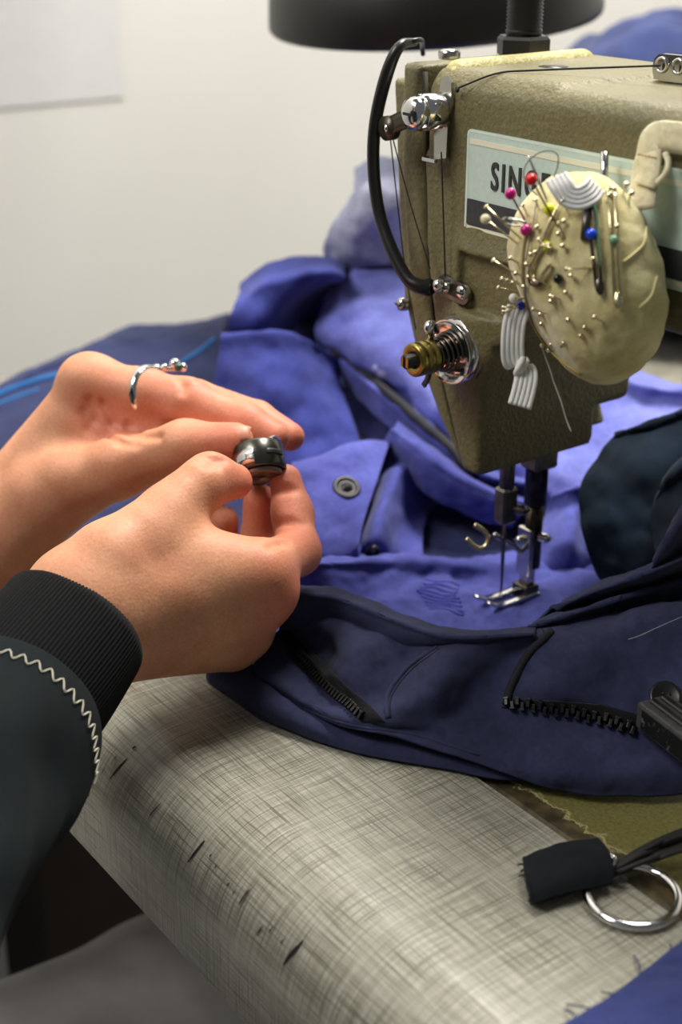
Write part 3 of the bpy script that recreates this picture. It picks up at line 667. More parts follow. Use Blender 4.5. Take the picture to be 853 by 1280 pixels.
# ---- creases
def crease(pts, r=.0010, k=.0030):
    for a, b in zip(pts[:-1], pts[1:]): f.cone(a, b, r, r, k, cut=True)
def hit(px_, py_, t0=.5):
    d = ray(px_, py_); t = t0
    for _ in range(500):
        p = CAM + d * t; i = np.round((p - f.lo) / f.vox).astype(int)
        if (i < 0).any() or (i >= f.n).any(): t += .002; continue
        g = f.g[tuple(i)]
        if g < 0.0002: return p
        t += max(.0003, min(g, .01) * .7)
        if t > .75: return None
    return None
def surf(pts, off=0.0001, t0=.5):
    out = []
    for a in pts:
        h = hit(*a, t0)
        if h is not None: out.append(h - nrm(ray(*a)) * off)
    return out
for c in ([(112, 500), (118, 525), (132, 544), (150, 553), (172, 555)], [(128, 505), (140, 528), (158, 540), (172, 545)], [(160, 532), (170, 541), (182, 545), (200, 546)], [(104, 515), (110, 535), (124, 548)],
          [(222, 470), (230, 482), (228, 490)],
          [(344, 614), (356, 612), (368, 612)], [(346, 655), (362, 652), (380, 655)], [(338, 682), (352, 678), (360, 676)],
          [(252, 576), (262, 580), (272, 582)], [(256, 570), (268, 574), (280, 576)]):
    s_ = surf(c)
    if len(s_) > 1: crease(s_)
V, Q = f.mesh(); V = vsmooth(V, Q, 1, .4)
tips = [q(357, 600, .604), q(366, 642, .601), q(372, 690, .588), q(324, 630, .613), q(300, 602, .5815), q(345, 546, .617), q(308, 529, .622), q(250, 505, .630), q(363, 546, .634), q(294, 552, .604), q(355, 740, .568), q(345, 690, .60), q(330, 650, .62), q(280, 670, .63), q(215, 500, .635), q(170, 540, .64), q(150, 520, .64)]
flush = np.zeros(len(V))
for t_ in tips: flush = np.maximum(flush, np.exp(-((np.linalg.norm(V - t_, axis=1) / .018) ** 2)))
# ---- the rest of her (under the clothes and outside the picture): trunk, neck, head
g = Field((-0.40, -0.80, -0.34), (0.30, -0.28, 0.66), 0.008)
SH_R, SH_L = np.array([0.11, -0.62, 0.24]), np.array([-0.24, -0.62, 0.24]); EL_R, EL_L = np.array([.12, -.40, .035]), np.array([-.30, -.42, .02])
g.chain([(-.065, -.62, -.26), (-.065, -.62, -.05), (-.065, -.62, .20)], [.12, .10, .11], .04); g.cone(SH_L, SH_R, .055, .055, .05); g.chain([(-.065, -.61, .22), (-.065, -.59, .36)], [.06, .052], .03)
AR = np.array([q(-18, 932, .501), q(-78, 1005, .475), q(-178, 1125, .432), EL_R + (0.0, .02, .02), EL_R + (0.01, -.04, .03), (SH_R + EL_R) / 2, SH_R])
cl_dir = nrm(q(-190, 850, .655) - q(-20, 695, .670)); c0 = q(-95, 770, .668); c1 = c0 + cl_dir * .06
AL = np.array([c1, c1 + cl_dir * .03, EL_L + (0, .03, .01), EL_L + (0, -.04, .03), (SH_L + EL_L) / 2, SH_L])
for A_ in (AR, AL):
    C_ = crom(A_, 4); g.chain(list(C_), [.024] * len(C_), .006)
g.ell((-.065, -.575, .455), (.072, .090, .108), k=.02); g.cone((-.065, -.500, .39), (-.065, -.505, .40), .03, .03, .03)
g.cone((-.065, -.488, .455), (-.065, -.472, .432), .009, .013, .01)                         # nose
for sx in (-1, 1): g.ell((-.065 + sx * .072, -.58, .445), (.010, .018, .030), k=.004)          # ears
for sx in (-1, 1): g.ell((-.065 + sx * .030, -.486, .466), (.016, .012, .010), k=.004, cut=True)
g.cone((-.083, -.490, .402), (-.047, -.490, .402), .004, .004, .003, cut=True)                # mouth
V2, Q2 = g.mesh()
body = netobj('body', np.vstack([V, V2]), np.vstack([Q, Q2 + len(V)]), M['skin'], person)
at_ = body.data.attributes.new('flush', 'FLOAT', 'POINT'); at_.data.foreach_set('value', np.concatenate([flush, np.zeros(len(V2))]).astype(np.float32))
body['label'] = 'two bare hands with pinched fingers'
for sx in (-1, 1): mobj('eye', *ball((-.065 + sx * .030, -.494, .466), .011), plain('eye_white', (225, 222, 215), .2), body)
h_ = Field((-.18, -.70, .33), (.05, -.47, .60), .006); h_.ell((-.065, -.590, .475), (.084, .098, .112), k=.01); h_.ell((-.065, -.50, .43), (.062, .075, .075), k=.012, cut=True); h_.ell((-.065, -.685, .50), (.04, .04, .04), k=.02)
V3, Q3 = h_.mesh(); netobj('hair', V3, Q3, plain('brown_hair', (58, 40, 28), .6, scale=300), person)
# nails
def nail(c, along, up, w, l):
    c = np.asarray(c); a = nrm(along); u = nrm(np.asarray(up) - a * np.dot(up, a)); s_ = np.cross(a, u); v = []; ff = []
    for i in range(7):
        for j in range(7):
            x = i / 6 * 2 - 1; y = j / 6 * 2 - 1; ww = w * (1 - .12 * x * x)
            v.append(c + a * x * l / 2 + s_ * y * ww / 2 + u * (-.19 * w * y * y - .0006 * max(0, -x) - .0018 * max(0, x) ** 2))
    for i in range(6):
        for j in range(6): ff.append((i * 7 + j, i * 7 + 7 + j, i * 7 + 8 + j, i * 7 + 1 + j))
    o = mobj('nail', v, ff, M['nail'], body); o.modifiers.new('t', 'SOLIDIFY').thickness = .0003; return o
from mathutils.bvhtree import BVHTree
hb = BVHTree.FromPolygons([tuple(p) for p in V], [tuple(map(int, t)) for t in Q])
def nail_at(px_, py_, a0, a1, w, l):
    h = hb.ray_cast(Vector(CAM), Vector(ray(px_, py_)).normalized())
    if h[0] is None: return
    nn = np.array(h[1]); nn = nn if np.dot(nn, _fw) < 0 else -nn
    nail(np.array(h[0]) + nn * .00005, q(*a1) - q(*a0), nn, w, l)
nail_at(299, 540, (285, 549, .604), (314, 546, .602), .0072, .0085)
nail_at(306, 583, (286, 588, .58), (312, 596, .583), .0078, .0090)
# ---- clothes
def loft(centers, radii, seg, nsub, fun=None, flatten=None):
    C = crom(np.hstack([np.asarray(centers, float), np.asarray(radii, float)[:, None]]), nsub); P = C[:, :3]; Rr = C[:, 3]; T = np.gradient(P, axis=0)
    x = nrm(_u - nrm(T[0]) * np.dot(_u, nrm(T[0]))); v = []; uvs = []; ff = []; L = np.concatenate([[0], np.cumsum(np.linalg.norm(np.diff(P, axis=0), axis=1))])
    for i in range(len(P)):
        t = nrm(T[i]); x = nrm(x - t * np.dot(x, t)); y = np.cross(t, x)
        for k in range(seg):
            a = 2 * math.pi * k / seg; r = Rr[i] + (fun(i / (len(P) - 1), a, L[i]) if fun else 0); v.append(P[i] + (x * math.cos(a) + y * math.sin(a)) * r); uvs.append((a * Rr[i], L[i]))
    for i in range(len(P) - 1):
        for k in range(seg): ff.append((i * seg + k, i * seg + (k + 1) % seg, (i + 1) * seg + (k + 1) % seg, (i + 1) * seg + k))
    return v, ff, uvs
def rib(u, a, L): return .00034 * math.cos(a * 120) + .0010 * math.sin(3 * a + 60 * L) - (.0016 * max(0, 1 - L / .004) ** 2)
ca0 = q(101, 777, .546); cad = nrm(q(0, 905, .515) - ca0)
v, ff, uvs = loft([ca0 + cad * s for s in (0, .004, .015, .03, .045, .065)], [.0278, .0290, .0296, .0300, .0302, .0302], 560, 8, rib)
o = mobj('cuff', v, ff, M['knit'], person, uv=uvs); o['label'] = 'black ribbed knit cuff'
v, ff, uvs = loft([c0, c0 + cl_dir * .02, c0 + cl_dir * .06, c0 + cl_dir * .09], [.0300, .0320, .0330, .0330], 240, 6, rib); mobj('cuff', v, ff, M['knit'], person, uv=uvs)
def wr(u, a, L): return (.0016 * math.sin(2 * a + 45 * L) + .0013 * math.sin(5 * a - 70 * L + 1) + .0008 * math.sin(9 * a + 110 * L)) * min(1, L / .03) - (.002 * max(0, 1 - L / .003) ** 2)
RIM = [q(2, 897, .515), q(-18, 932, .501), q(-78, 1005, .475), q(-178, 1125, .432)]
slv = np.array(RIM + [EL_R + (0.0, .02, .02), EL_R + (0.01, -.04, .03), (SH_R + EL_R) / 2, SH_R]); srad = np.array([.0372, .0385, .041, .045, .050, .054, .058, .060])
v, ff, uvs = loft(slv, srad, 96, 14, wr)
js = mobj('jacket_sleeve', v, ff, M['jacket'], person, uv=uvs); js.modifiers.new('t', 'SOLIDIFY').thickness = .0014
sv = np.array(v).reshape(-1, 96, 3)
c1 = c0 + cl_dir * .06
lv2 = np.array([c1, c1 + cl_dir * .03, EL_L + (0, .03, .01), EL_L + (0, -.04, .03), (SH_L + EL_L) / 2, SH_L]); v2, ff2, uv2 = loft(lv2, [.040, .042, .050, .054, .058, .060], 64, 12, wr)
mobj('jacket_sleeve', v2, ff2, M['jacket'], person, uv=uv2).modifiers.new('t', 'SOLIDIFY').thickness = .0014
jt = Field((-.36, -.80, -.34), (.24, -.44, .36), .007)
jt.chain([(-.065, -.62, -.27), (-.065, -.62, -.05), (-.065, -.62, .19)], [.145, .125, .13], .05); jt.cone(SH_L, SH_R, .066, .066, .05); jt.cone((-.065, -.60, .26), (-.065, -.595, .305), .075, .066, .02)
jt.rbox((-.4, -.9, .30), (.3, -.3, .4), .001, cut=True)
Vj, Qj = jt.mesh(); netobj('jacket', Vj, Qj, M['jacket'], person)
# zigzag stitching round the sleeve hem
def sleeve_pt(s, a):
    i = min(max(s, 0), len(sv) - 1.001); i0 = int(i); t = i - i0; k = (a / (2 * math.pi) * 96) % 96; k0 = int(k); tk = k - k0
    r0 = sv[i0][k0] * (1 - tk) + sv[i0][(k0 + 1) % 96] * tk; r1 = sv[i0 + 1][k0] * (1 - tk) + sv[i0 + 1][(k0 + 1) % 96] * tk
    cen = sv[i0].mean(0); p = r0 * (1 - t) + r1 * t; return p + nrm(p - cen) * .0007
zz = [sleeve_pt(9.0 + (.0 if i % 2 else 2.4), i * 2 * math.pi / 92) for i in range(93)]
mobj('zigzag_stitch', *tube(zz, .00026, 5, 3), plain('pale_thread', (206, 200, 180), .8), js)['label'] = 'pale zigzag stitching round the sleeve hem'
# thighs in grey trousers
tr = Field((-.34, -.80, -.46), (.20, -.02, -.08), .007)
for (hx, kx, ky, mz, kz) in ((.04, -.10, -.14, -.210, -.262), (-.17, -.21, -.30, -.275, -.300)):
    tr.chain([(hx, -.60, -.26), ((hx + kx) / 2, -.42, mz), (kx, ky, kz), (kx - .02, ky + .05, -.42)], [.095, .080, .060, .056], .02)
tr.cone((-.17, -.62, -.27), (.04, -.62, -.27), .10, .10, .04)
Vt, Qt = tr.mesh(); netobj('trousers', Vt, Qt, plain('grey_trousers', (165, 162, 160), .9, scale=40), person)
for (kx, ky) in ((-.12, -.09), (-.23, -.25)):
    mobj('trouser_leg', *tube([(kx, ky, -.40), (kx + .01, ky + .03, -.55), (kx + .01, ky + .02, -.71)], [.058, .052, .05], 20, 4), plain('grey_trousers_leg', (165, 162, 160), .9, scale=40), person)
    mobj('shoe', *ball((kx + .01, ky + .08, -.715), .05, 20, 12, (.85, 2.2, .68)), M['black_plastic'], person)
# stool she sits on
st = empty('stool', (-.065, -.64, -.75), 'round work stool under the seamstress', 'stool')
mobj('seat', *lathe((-.065, -.64, -.42), (0, 0, 1), [(0, .17), (.01, .18), (.04, .18), (.05, .165)], 32), M['black_plastic'], st)
for a in range(4):
    t = a * math.pi / 2 + .6; mobj('leg', *cyl((-.065 + .12 * math.cos(t), -.64 + .12 * math.sin(t), -.415), (-.065 + .19 * math.cos(t), -.64 + .19 * math.sin(t), -.749), .012), M['dull_steel'], st)

# ------------------------------------------------------------------ bobbin case, finger ring
bcA = nrm(q(331, 606, .5968) - q(323, 556, .6025)); bc0 = q(325, 579, .600)
bc = empty('bobbin_case', bc0, 'small round gunmetal bobbin case pinched between the fingers', 'bobbin case')
Rb = .0108
prf = [(-.0080, .0030), (-.0080, .0090), (-.0074, .0100), (-.0064, Rb), (.0040, Rb), (.0046, Rb - .0006), (.0046, .0092), (.0030, .0090)]
mobj('case_shell', *lathe(bc0, bcA, prf, 40, False), M['gunmetal'], bc)
mobj('bobbin', *lathe(bc0, bcA, [(.0032, .0020), (.0032, .0088), (.0062, .0088), (.0068, .0080), (.0068, .0024), (.0058, .0020)], 32, False), M['dull_steel'], bc)
x_, y_, d_ = frame(bcA)
def rad(a): return x_ * math.cos(a) + y_ * math.sin(a)
ca_ = max(np.linspace(0, 6.28, 200), key=lambda a: np.dot(rad(a), nrm(CAM - bc0)))
mobj('tension_spring_plate', *ribbon([bc0 + rad(ca_ + s) * (Rb + .0004) for s in np.linspace(.15, 1.3, 7)], bcA, .0062, .0006), M['chrome'], bc)
mobj('slot', *ribbon([bc0 + rad(ca_ + s) * (Rb + .0002) - bcA * .0010 for s in np.linspace(-1.1, -.35, 6)], bcA, .0024, .0005), M['black_paint'], bc)
mobj('latch', *box(bc0 - bcA * .0086 + rad(ca_ - 1.2) * .004, (.012, .0055, .0012), (rad(ca_ - 1.2), np.cross(bcA, rad(ca_ - 1.2)), bcA)), M['chrome'], bc, False).modifiers.new('b', 'BEVEL').width = .0005
rc = q(182, 490, .638); rd = nrm(q(215, 498, .633) - q(150, 484, .642)); rx_, ry_, _ = frame(rd)
fr_ = empty('finger_ring', rc, 'silver ring with a small cluster of stones on the finger', 'ring')
v = []; ff = []; kk = 56
for i in range(kk):
    a = 2 * math.pi * i / kk; rr = rx_ * math.cos(a) + ry_ * math.sin(a); tw = .0010 * math.sin(2 * a + .6)
    for j in range(8):
        b_ = 2 * math.pi * j / 8; v.append(rc + rr * (.0114 + .0009 * math.cos(b_)) + rd * (tw + .0021 * math.sin(b_)))
for i in range(kk):
    for j in range(8): ff.append((i * 8 + j, i * 8 + (j + 1) % 8, (i + 1) % kk * 8 + (j + 1) % 8, (i + 1) % kk * 8 + j))
mobj('band', v, ff, M['chrome'], fr_)
for i, (dx, dy, r, mt) in enumerate([(196, 461, .0022, 'chrome'), (206, 459, .0016, 'chrome'), (219, 455, .0026, 'chrome'), (229, 459, .0020, 'chrome')]):
    mobj('stone', *ball(q(dx, dy, .641), r, 14, 10), M[mt], fr_)
mobj('stone', *ball(q(223, 459, .639), .0019, 14, 10), plain('dark_green_stone', (40, 70, 60), .1), fr_)['label'] = 'dark green stone'
mobj('setting', *tube([q(188, 465, .640), q(205, 462, .641), q(226, 461, .641)], .0011, 8, 4), M['chrome'], fr_)

# ================================================================== the garments
from mathutils.bvhtree import BVHTree
C_NAVY = cloth_mat('navy_twill', (36, 40, 66), 0.22, twill=1000, fade=(54, 59, 90), sheen=0.06)
C_BLUE = cloth_mat('worn_blue_cotton', (58, 62, 136), 0.2, twill=1100, fade=(92, 97, 178), sheen=0.12)
C_LIGHT = cloth_mat('faded_violet_cotton', (92, 97, 178), 0.15, twill=1100, fade=(134, 140, 214), sheen=0.1)
C_MID = cloth_mat('royal_blue_cotton', (50, 58, 132), 0.2, twill=1000, fade=(74, 82, 166), sheen=0.12)
C_TEAL = cloth_mat('dark_teal_denim', (5, 18, 32), 0.3, twill=900, fade=(10, 34, 54), sheen=0.03)
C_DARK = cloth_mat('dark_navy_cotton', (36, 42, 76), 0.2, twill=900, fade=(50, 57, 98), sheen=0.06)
C_PALE = cloth_mat('faded_blue_cotton', (132, 137, 176), 0.15, twill=800, fade=(186, 189, 208), sheen=0.06)
def fbm(p, s, o): return mnoise.fractal(Vector((p[0] * s + o, p[1] * s - o, p[2] * s)), 0.8, 2.0, 3)
def sheet(name, rows, mat, parent=None, cols=70, nsub=10, th=0.0012, wr=(0.0012, 38), seed=0.0, edge=True):
    """cloth through rows of (px, py, height in mm): front row first"""
    G = []
    for r in rows:
        W = np.array([PZ(a, b, c / 1000.0) for a, b, c in r]); G.append(resample(crom(W, 12), cols))
    hs = [np.mean([c for _, _, c in r]) for r in rows]
    if len(rows) > 3 and hs[-1] < 0.62 * hs[-2]:          # the cloth falls away behind its crest, straight down to what it lies on
        lo = G[-2].copy() + _h * 0.010; lo[:, 2] = 0.0015; G[-1] = lo
    G = np.array(G); out = np.stack([crom(G[:, j], nsub) for j in range(cols)], 1); R_, C_ = out.shape[:2]
    du = np.gradient(out, axis=0); dv = np.gradient(out, axis=1); N = np.cross(dv, du); N /= np.linalg.norm(N, axis=-1, keepdims=True) + 1e-9
    amp, fr = wr
    for i in range(R_):
        for j in range(C_):
            p = out[i, j]; d = amp * (1.3 * fbm(p, fr, seed) + 0.8 * abs(fbm(p, fr * .45, seed + 9)) - .3)
            out[i, j] = p + N[i, j] * d
    out[:, :, 2] = np.maximum(out[:, :, 2], .0009)
    lu = np.concatenate([[0], np.cumsum(np.linalg.norm(np.diff(out[:, C_ // 2], axis=0), axis=1))]); lv = np.concatenate([[0], np.cumsum(np.linalg.norm(np.diff(out[R_ // 2], axis=0), axis=1))])
    uv = [(lv[j], lu[i]) for i in range(R_) for j in range(C_)]
    f = [(i * C_ + j, i * C_ + j + 1, (i + 1) * C_ + j + 1, (i + 1) * C_ + j) for i in range(R_ - 1) for j in range(C_ - 1)]
    o = mobj(name, out.reshape(-1, 3), f, mat, parent, uv=uv)
    m = o.modifiers.new('thickness', 'SOLIDIFY'); m.thickness = th; m.offset = 0.0
    o['_bvh'] = 0; BV[o.name] = BVHTree.FromPolygons([tuple(p) for p in out.reshape(-1, 3)], f); del o['_bvh']
    return o
BV = {}
def cast(px_, py_, objs, off=0.0008):
    d = Vector(ray(px_, py_)).normalized(); best = None
    for o in objs:
        h = BV[o.name].ray_cast(Vector(CAM), d)
        if h[0] is not None and (best is None or h[3] < best[2]): best = (np.array(h[0]), np.array(h[1]), h[3])
    if best is None: return None
    p, nn, _ = best
    if np.dot(nn, np.array(d)) > 0: nn = -nn
    return p + nn * off, nn
def seam(pts, objs, r, mat, name, parent, off=0.0004, label=None):
    P = crom(np.array(pts, float), 6); W = [cast(a, b, objs, off) for a, b in P]; W = [w[0] for w in W if w is not None]
    if len(W) < 3: return None
    o = mobj(name, *tube(W[::1], r, 6, 1), mat, parent)
    if label: o['label'] = label
    return o
# ---- navy coverall in front
nav = empty('navy_coverall', (0.05, -0.1, 0.0), 'dark navy coverall with open black zips lying in front of the presser foot', 'coverall')
under = sheet('hem_layer', [[(262, 853, 1.2), (335, 901, 1.2), (440, 939, 1.2), (560, 962, 1.2), (640, 975, 1.2), (760, 960, 1.2)],
                            [(259, 845, 6), (335, 888, 7), (440, 926, 5), (560, 948, 4), (640, 958, 4), (760, 940, 3)],
                            [(264, 836, 10), (340, 872, 10), (440, 908, 7), (560, 930, 5), (640, 940, 5), (760, 925, 4)],
                            [(290, 822, 9), (360, 850, 8), (450, 880, 7), (560, 900, 5), (640, 910, 4), (760, 900, 3)]], C_NAVY, nav, 70, 8, wr=(.0004, 40), seed=1)
front = sheet('front_panel', [[(312, 842, 8), (352, 871, 9), (400, 898, 9), (452, 913, 10), (510, 925, 10), (590, 952, 7), (700, 988, 2), (790, 996, 2), (900, 988, 2)],
                              [(316, 834, 12), (360, 862, 13), (405, 888, 13), (455, 903, 13), (515, 912, 12), (590, 930, 11), (700, 960, 10), (790, 968, 10), (900, 962, 10)],
                              [(340, 800, 16), (375, 835, 15), (415, 866, 15), (462, 896, 15), (530, 898, 17), (600, 888, 19), (690, 890, 21), (790, 918, 17), (900, 930, 17)],
                              [(350, 785, 21), (392, 810, 20), (432, 842, 25), (478, 868, 20), (545, 860, 29), (620, 850, 27), (700, 862, 30), (790, 880, 26), (900, 880, 28)],
                              [(352, 768, 27), (410, 782, 32), (455, 806, 34), (505, 826, 29), (565, 820, 37), (640, 815, 36), (720, 815, 41), (800, 812, 40), (900, 800, 43)],
                              [(356, 756, 30), (420, 764, 33), (470, 782, 33), (520, 800, 34), (580, 801, 38), (650, 796, 41), (735, 780, 44), (810, 768, 48), (900, 752, 52)],
                              [(360, 752, 22), (425, 760, 24), (475, 779, 24), (525, 797, 24), (585, 798, 27), (655, 793, 29), (738, 777, 32), (812, 764, 36), (900, 748, 40)],
                              [(362, 756, 6), (428, 762, 6), (478, 782, 6), (528, 799, 6), (588, 799, 7), (658, 795, 8), (742, 778, 10), (815, 764, 12), (900, 748, 14)]], C_NAVY, nav, 150, 10, wr=(.0013, 50), seed=3)
fold1 = sheet('side_fold', [[(640, 803, 26), (700, 795, 28), (760, 783, 32), (820, 772, 36), (900, 752, 42)],
                            [(650, 790, 36), (705, 776, 40), (765, 758, 45), (825, 742, 49), (900, 722, 55)],
                            [(662, 783, 40), (712, 768, 45), (770, 748, 50), (828, 732, 54), (900, 712, 60)],
                            [(672, 782, 24), (720, 766, 26), (775, 746, 30), (832, 730, 34), (900, 710, 40)],
                            [(678, 786, 4), (725, 770, 5), (780, 750, 6), (836, 734, 8), (900, 715, 10)]], C_NAVY, nav, 60, 9, wr=(.0012, 50), seed=5)
fold2 = sheet('side_fold', [[(660, 790, 20), (715, 775, 24), (775, 752, 34), (830, 735, 40), (900, 715, 46)],
                            [(680, 770, 36), (730, 752, 44), (785, 735, 52), (835, 718, 58), (900, 695, 64)],
                            [(700, 757, 42), (745, 737, 52), (792, 720, 60), (840, 702, 66), (900, 676, 73)],
                            [(706, 756, 22), (750, 735, 30), (798, 718, 38), (845, 698, 44), (900, 672, 50)],
                            [(710, 760, 3), (755, 740, 4), (802, 722, 6), (850, 702, 8), (900, 676, 10)]], C_NAVY, nav, 60, 9, wr=(.0012, 50), seed=6)
fold3 = sheet('side_fold', [[(800, 745, 40), (825, 735, 44), (860, 720, 50), (900, 700, 56)],
                            [(812, 722, 56), (832, 705, 62), (862, 680, 70), (905, 650, 78)],
                            [(819, 700, 66), (836, 668, 76), (860, 636, 86), (905, 600, 96)],
                            [(824, 698, 40), (842, 664, 50), (866, 632, 60), (910, 596, 68)],
                            [(828, 705, 5), (848, 672, 8), (872, 640, 10), (915, 604, 12)]], C_NAVY, nav, 40, 9, wr=(.0010, 50), seed=8)
roll0 = sheet('waist_roll', [[(350, 785, 22), (415, 793, 24), (480, 816, 25), (555, 822, 28), (660, 802, 33)],
                             [(348, 768, 32), (418, 774, 33), (484, 797, 34), (556, 809, 36), (662, 797, 39)],
                             [(350, 748, 40), (422, 756, 40), (490, 781, 40), (560, 800, 41), (664, 794, 43)],
                             [(356, 737, 42), (430, 748, 42), (498, 774, 42), (566, 795, 42), (668, 792, 44)],
                             [(362, 734, 30), (436, 746, 30), (504, 772, 30), (572, 793, 30), (672, 790, 32)],
                             [(366, 742, 8), (440, 753, 8), (508, 778, 8), (576, 797, 8), (676, 793, 8)]], C_NAVY, nav, 80, 9, wr=(.0011, 50), seed=4)
ALLN = [under, roll0, front, fold1, fold2, fold3]
dk = plain('dark_seam', (16, 17, 28), .9)
seam([(485, 898), (484, 878), (492, 858), (515, 832), (548, 810)], [front], .0011, C_NAVY, 'seam', nav)
seam([(489, 898), (489, 878), (497, 860), (519, 835), (552, 812)], [front], .0005, dk, 'stitching', nav)
seam([(634, 882), (640, 862), (652, 836), (668, 812), (690, 793)], [front], .0018, dk, 'piping', nav, .0010, 'dark raised piping')
seam([(352, 778), (372, 802), (400, 830), (440, 868), (478, 900)], [front], .0008, C_NAVY, 'seam', nav)
seam([(318, 842), (345, 864), (392, 890), (450, 908), (520, 920), (600, 945)], [front], .0006, C_NAVY, 'seam', nav)
seam([(668, 776), (677, 786), (680, 792)], [fold1, fold2, front], .0004, dk, 'stitching', nav)
seam([(760, 762), (772, 752), (778, 744)], [fold1, fold2], .0004, dk, 'stitching', nav)
o = seam([(785, 800), (800, 795), (822, 785), (852, 772)], [front], .0006, plain('paint_smear', (120, 122, 124), .8), 'paint_smear', nav, .0001, 'dried grey paint smear')
# ---- zips: tape and teeth
M['zip'] = plain('black_zip', (9, 9, 11), .42); M['zip_tape'] = cloth_mat('black_zip_tape', (17, 17, 20), .2, twill=1500)
def zip_row(pts, objs, parent, width, pitch, tooth, tape_off=0.0, both=True):
    P = crom(np.array(pts, float), 10); H = [cast(a, b, objs, .0014) for a, b in P]; H = [h for h in H if h is not None]; W = np.array([h[0] for h in H]); Nn = np.array([h[1] for h in H])
    for _ in range(6): W[1:-1] = (W[:-2] + W[1:-1] * 2 + W[2:]) / 4; Nn[1:-1] = (Nn[:-2] + Nn[1:-1] * 2 + Nn[2:]) / 4
    z_ = empty('zip', W.mean(0)); z_.parent = parent; z_.location = Vector(W.mean(0)) - parent.location
    cr = []
    for i in range(len(W)):
        t = nrm(W[min(i + 1, len(W) - 1)] - W[max(i - 1, 0)]); cr.append(np.cross(Nn[i], t))
    cr = np.array(cr); sm_ = W + cr * tape_off
    A = resample(crom(np.array(width[0], float), 8), 40); B = resample(crom(np.array(width[1], float), 8), 40); tv = []; tf = []
    for i in range(40):
        for j in range(7):
            s_ = A[i] * (1 - j / 6) + B[i] * (j / 6); h = cast(s_[0], s_[1], objs, .0006); tv.append(h[0] if h else tv[-1])
    for i in range(39):
        for j in range(6): tf.append((i * 7 + j, i * 7 + j + 1, i * 7 + 8 + j, i * 7 + 7 + j))
    mobj('zip_tape', tv, tf, M['zip_tape'], z_).modifiers.new('t', 'SOLIDIFY').thickness = .0006
    L = np.concatenate([[0], np.cumsum(np.linalg.norm(np.diff(W, axis=0), axis=1))]); k = int(L[-1] / pitch); tb = MB()
    for i in range(k):
        s = (i + .5) * pitch; p = np.array([np.interp(s, L, W[:, c]) for c in range(3)]); j = min(int(np.searchsorted(L, s)), len(W) - 1); t = nrm(W[min(j + 1, len(W) - 1)] - W[max(j - 2, 0)]); nn = Nn[j]; c_ = nrm(np.cross(nn, t))
        for sd in ((-1, 1) if both else (1,)):
            if both and (i % 2 == 0) != (sd == 1): continue
            o_ = p + nn * .0012 + c_ * sd * tooth * .25
            tb.add(*box(o_, (pitch * .62, tooth, .0019), (t, c_, nn))); tb.add(*box(o_ + c_ * sd * tooth * .45, (pitch * .9, tooth * .3, .0023), (t, c_, nn)))
    o = tb.build('zip_teeth', M['zip'], z_, False, bevel=.0002); tag(o, kind='stuff'); return z_
zip_row([(358, 795), (372, 816), (392, 840), (412, 862), (440, 888), (456, 899)], [front], nav, ([(352, 800), (368, 826), (410, 868), (454, 904)], [(351, 776), (376, 800), (418, 840), (482, 902)]), .0021, .0032, .0034, False)
zip_row([(632, 883), (660, 881), (700, 886), (740, 895), (770, 904), (795, 914)], [front], nav, ([(628, 886), (680, 886), (740, 900), (795, 922)], [(640, 876), (700, 875), (750, 881), (797, 893)]), .0021, .0030, .0010, True)
# buckle and button at the right
bk = np.array(cast(838, 905, [front], .002)[0]); bx_ = nrm(PZ(853, 942, .02) - PZ(795, 898, .02)); 
bt = empty('strap_buckle', bk, 'worn black metal strap buckle with chipped paint on the navy coverall', 'buckle')
n = NT('chipped_black'); fac = n.ramp(n.noise(n.coord(), 220, 4, .7), [(0.60, (0, 0, 0, 1)), (0.63, (1, 1, 1, 1))]); M['chip'] = n.set(n.mix(fac, lin((15, 15, 15)), lin((84, 84, 80))), .5, 0, .4)
M['buckle'] = plain('buckle_grey', (74, 74, 74), .45, .3, var=.25, scale=300)
ax1 = nrm(PZ(880, 968, .022) - PZ(800, 905, .022)); up_ = np.array([0, 0, 1.0]); ax2 = nrm(np.cross(up_, ax1)); P0 = PZ(797, 900, .024)
b = MB(); b.add(*box(P0 + ax1 * .02 + ax2 * .007 + up_ * .002, (.042, .0145, .011), (ax1, ax2, up_))); b.build('buckle_body', M['buckle'], bt, False, bevel=.0012)
sd_ = ax2 if np.dot(ax2, CAM - P0) > 0 and False else -ax2
mobj('worn_face', *box(P0 + ax1 * .021 + ax2 * .007 + up_ * .002 + sd_ * .0073, (.036, .0008, .0078), (ax1, ax2, up_)), M['chip'], bt, False)
for i in range(2): mobj('ridge', *box(P0 + ax1 * .020 + ax2 * (.0050 + .0052 * i) + up_ * .0080, (.038, .0030, .0016), (ax1, ax2, up_)), M['black_paint'], bt, False).modifiers.new('b', 'BEVEL').width = .0006
bp, bn = cast(832, 874, [front, fold1], .0006)
bu = tag(mobj('coat_button', *lathe(bp, bn, [(0, .0048), (.001, .0062), (.0022, .0063), (.0028, .0056), (.0022, .0046), (.0019, .0001)], 24, False), M['black_plastic']), 'small round black button above the strap buckle', 'button')
for k in range(4):
    x_, y_, d_ = frame(bn); mobj('button_hole', *cyl(bp + bn * .0020 + (x_ * math.cos(k * 1.57 + .7) + y_ * math.sin(k * 1.57 + .7)) * .0015, bp + bn * .0024 + (x_ * math.cos(k * 1.57 + .7) + y_ * math.sin(k * 1.57 + .7)) * .0015, .0006), M['black_paint'], bu)

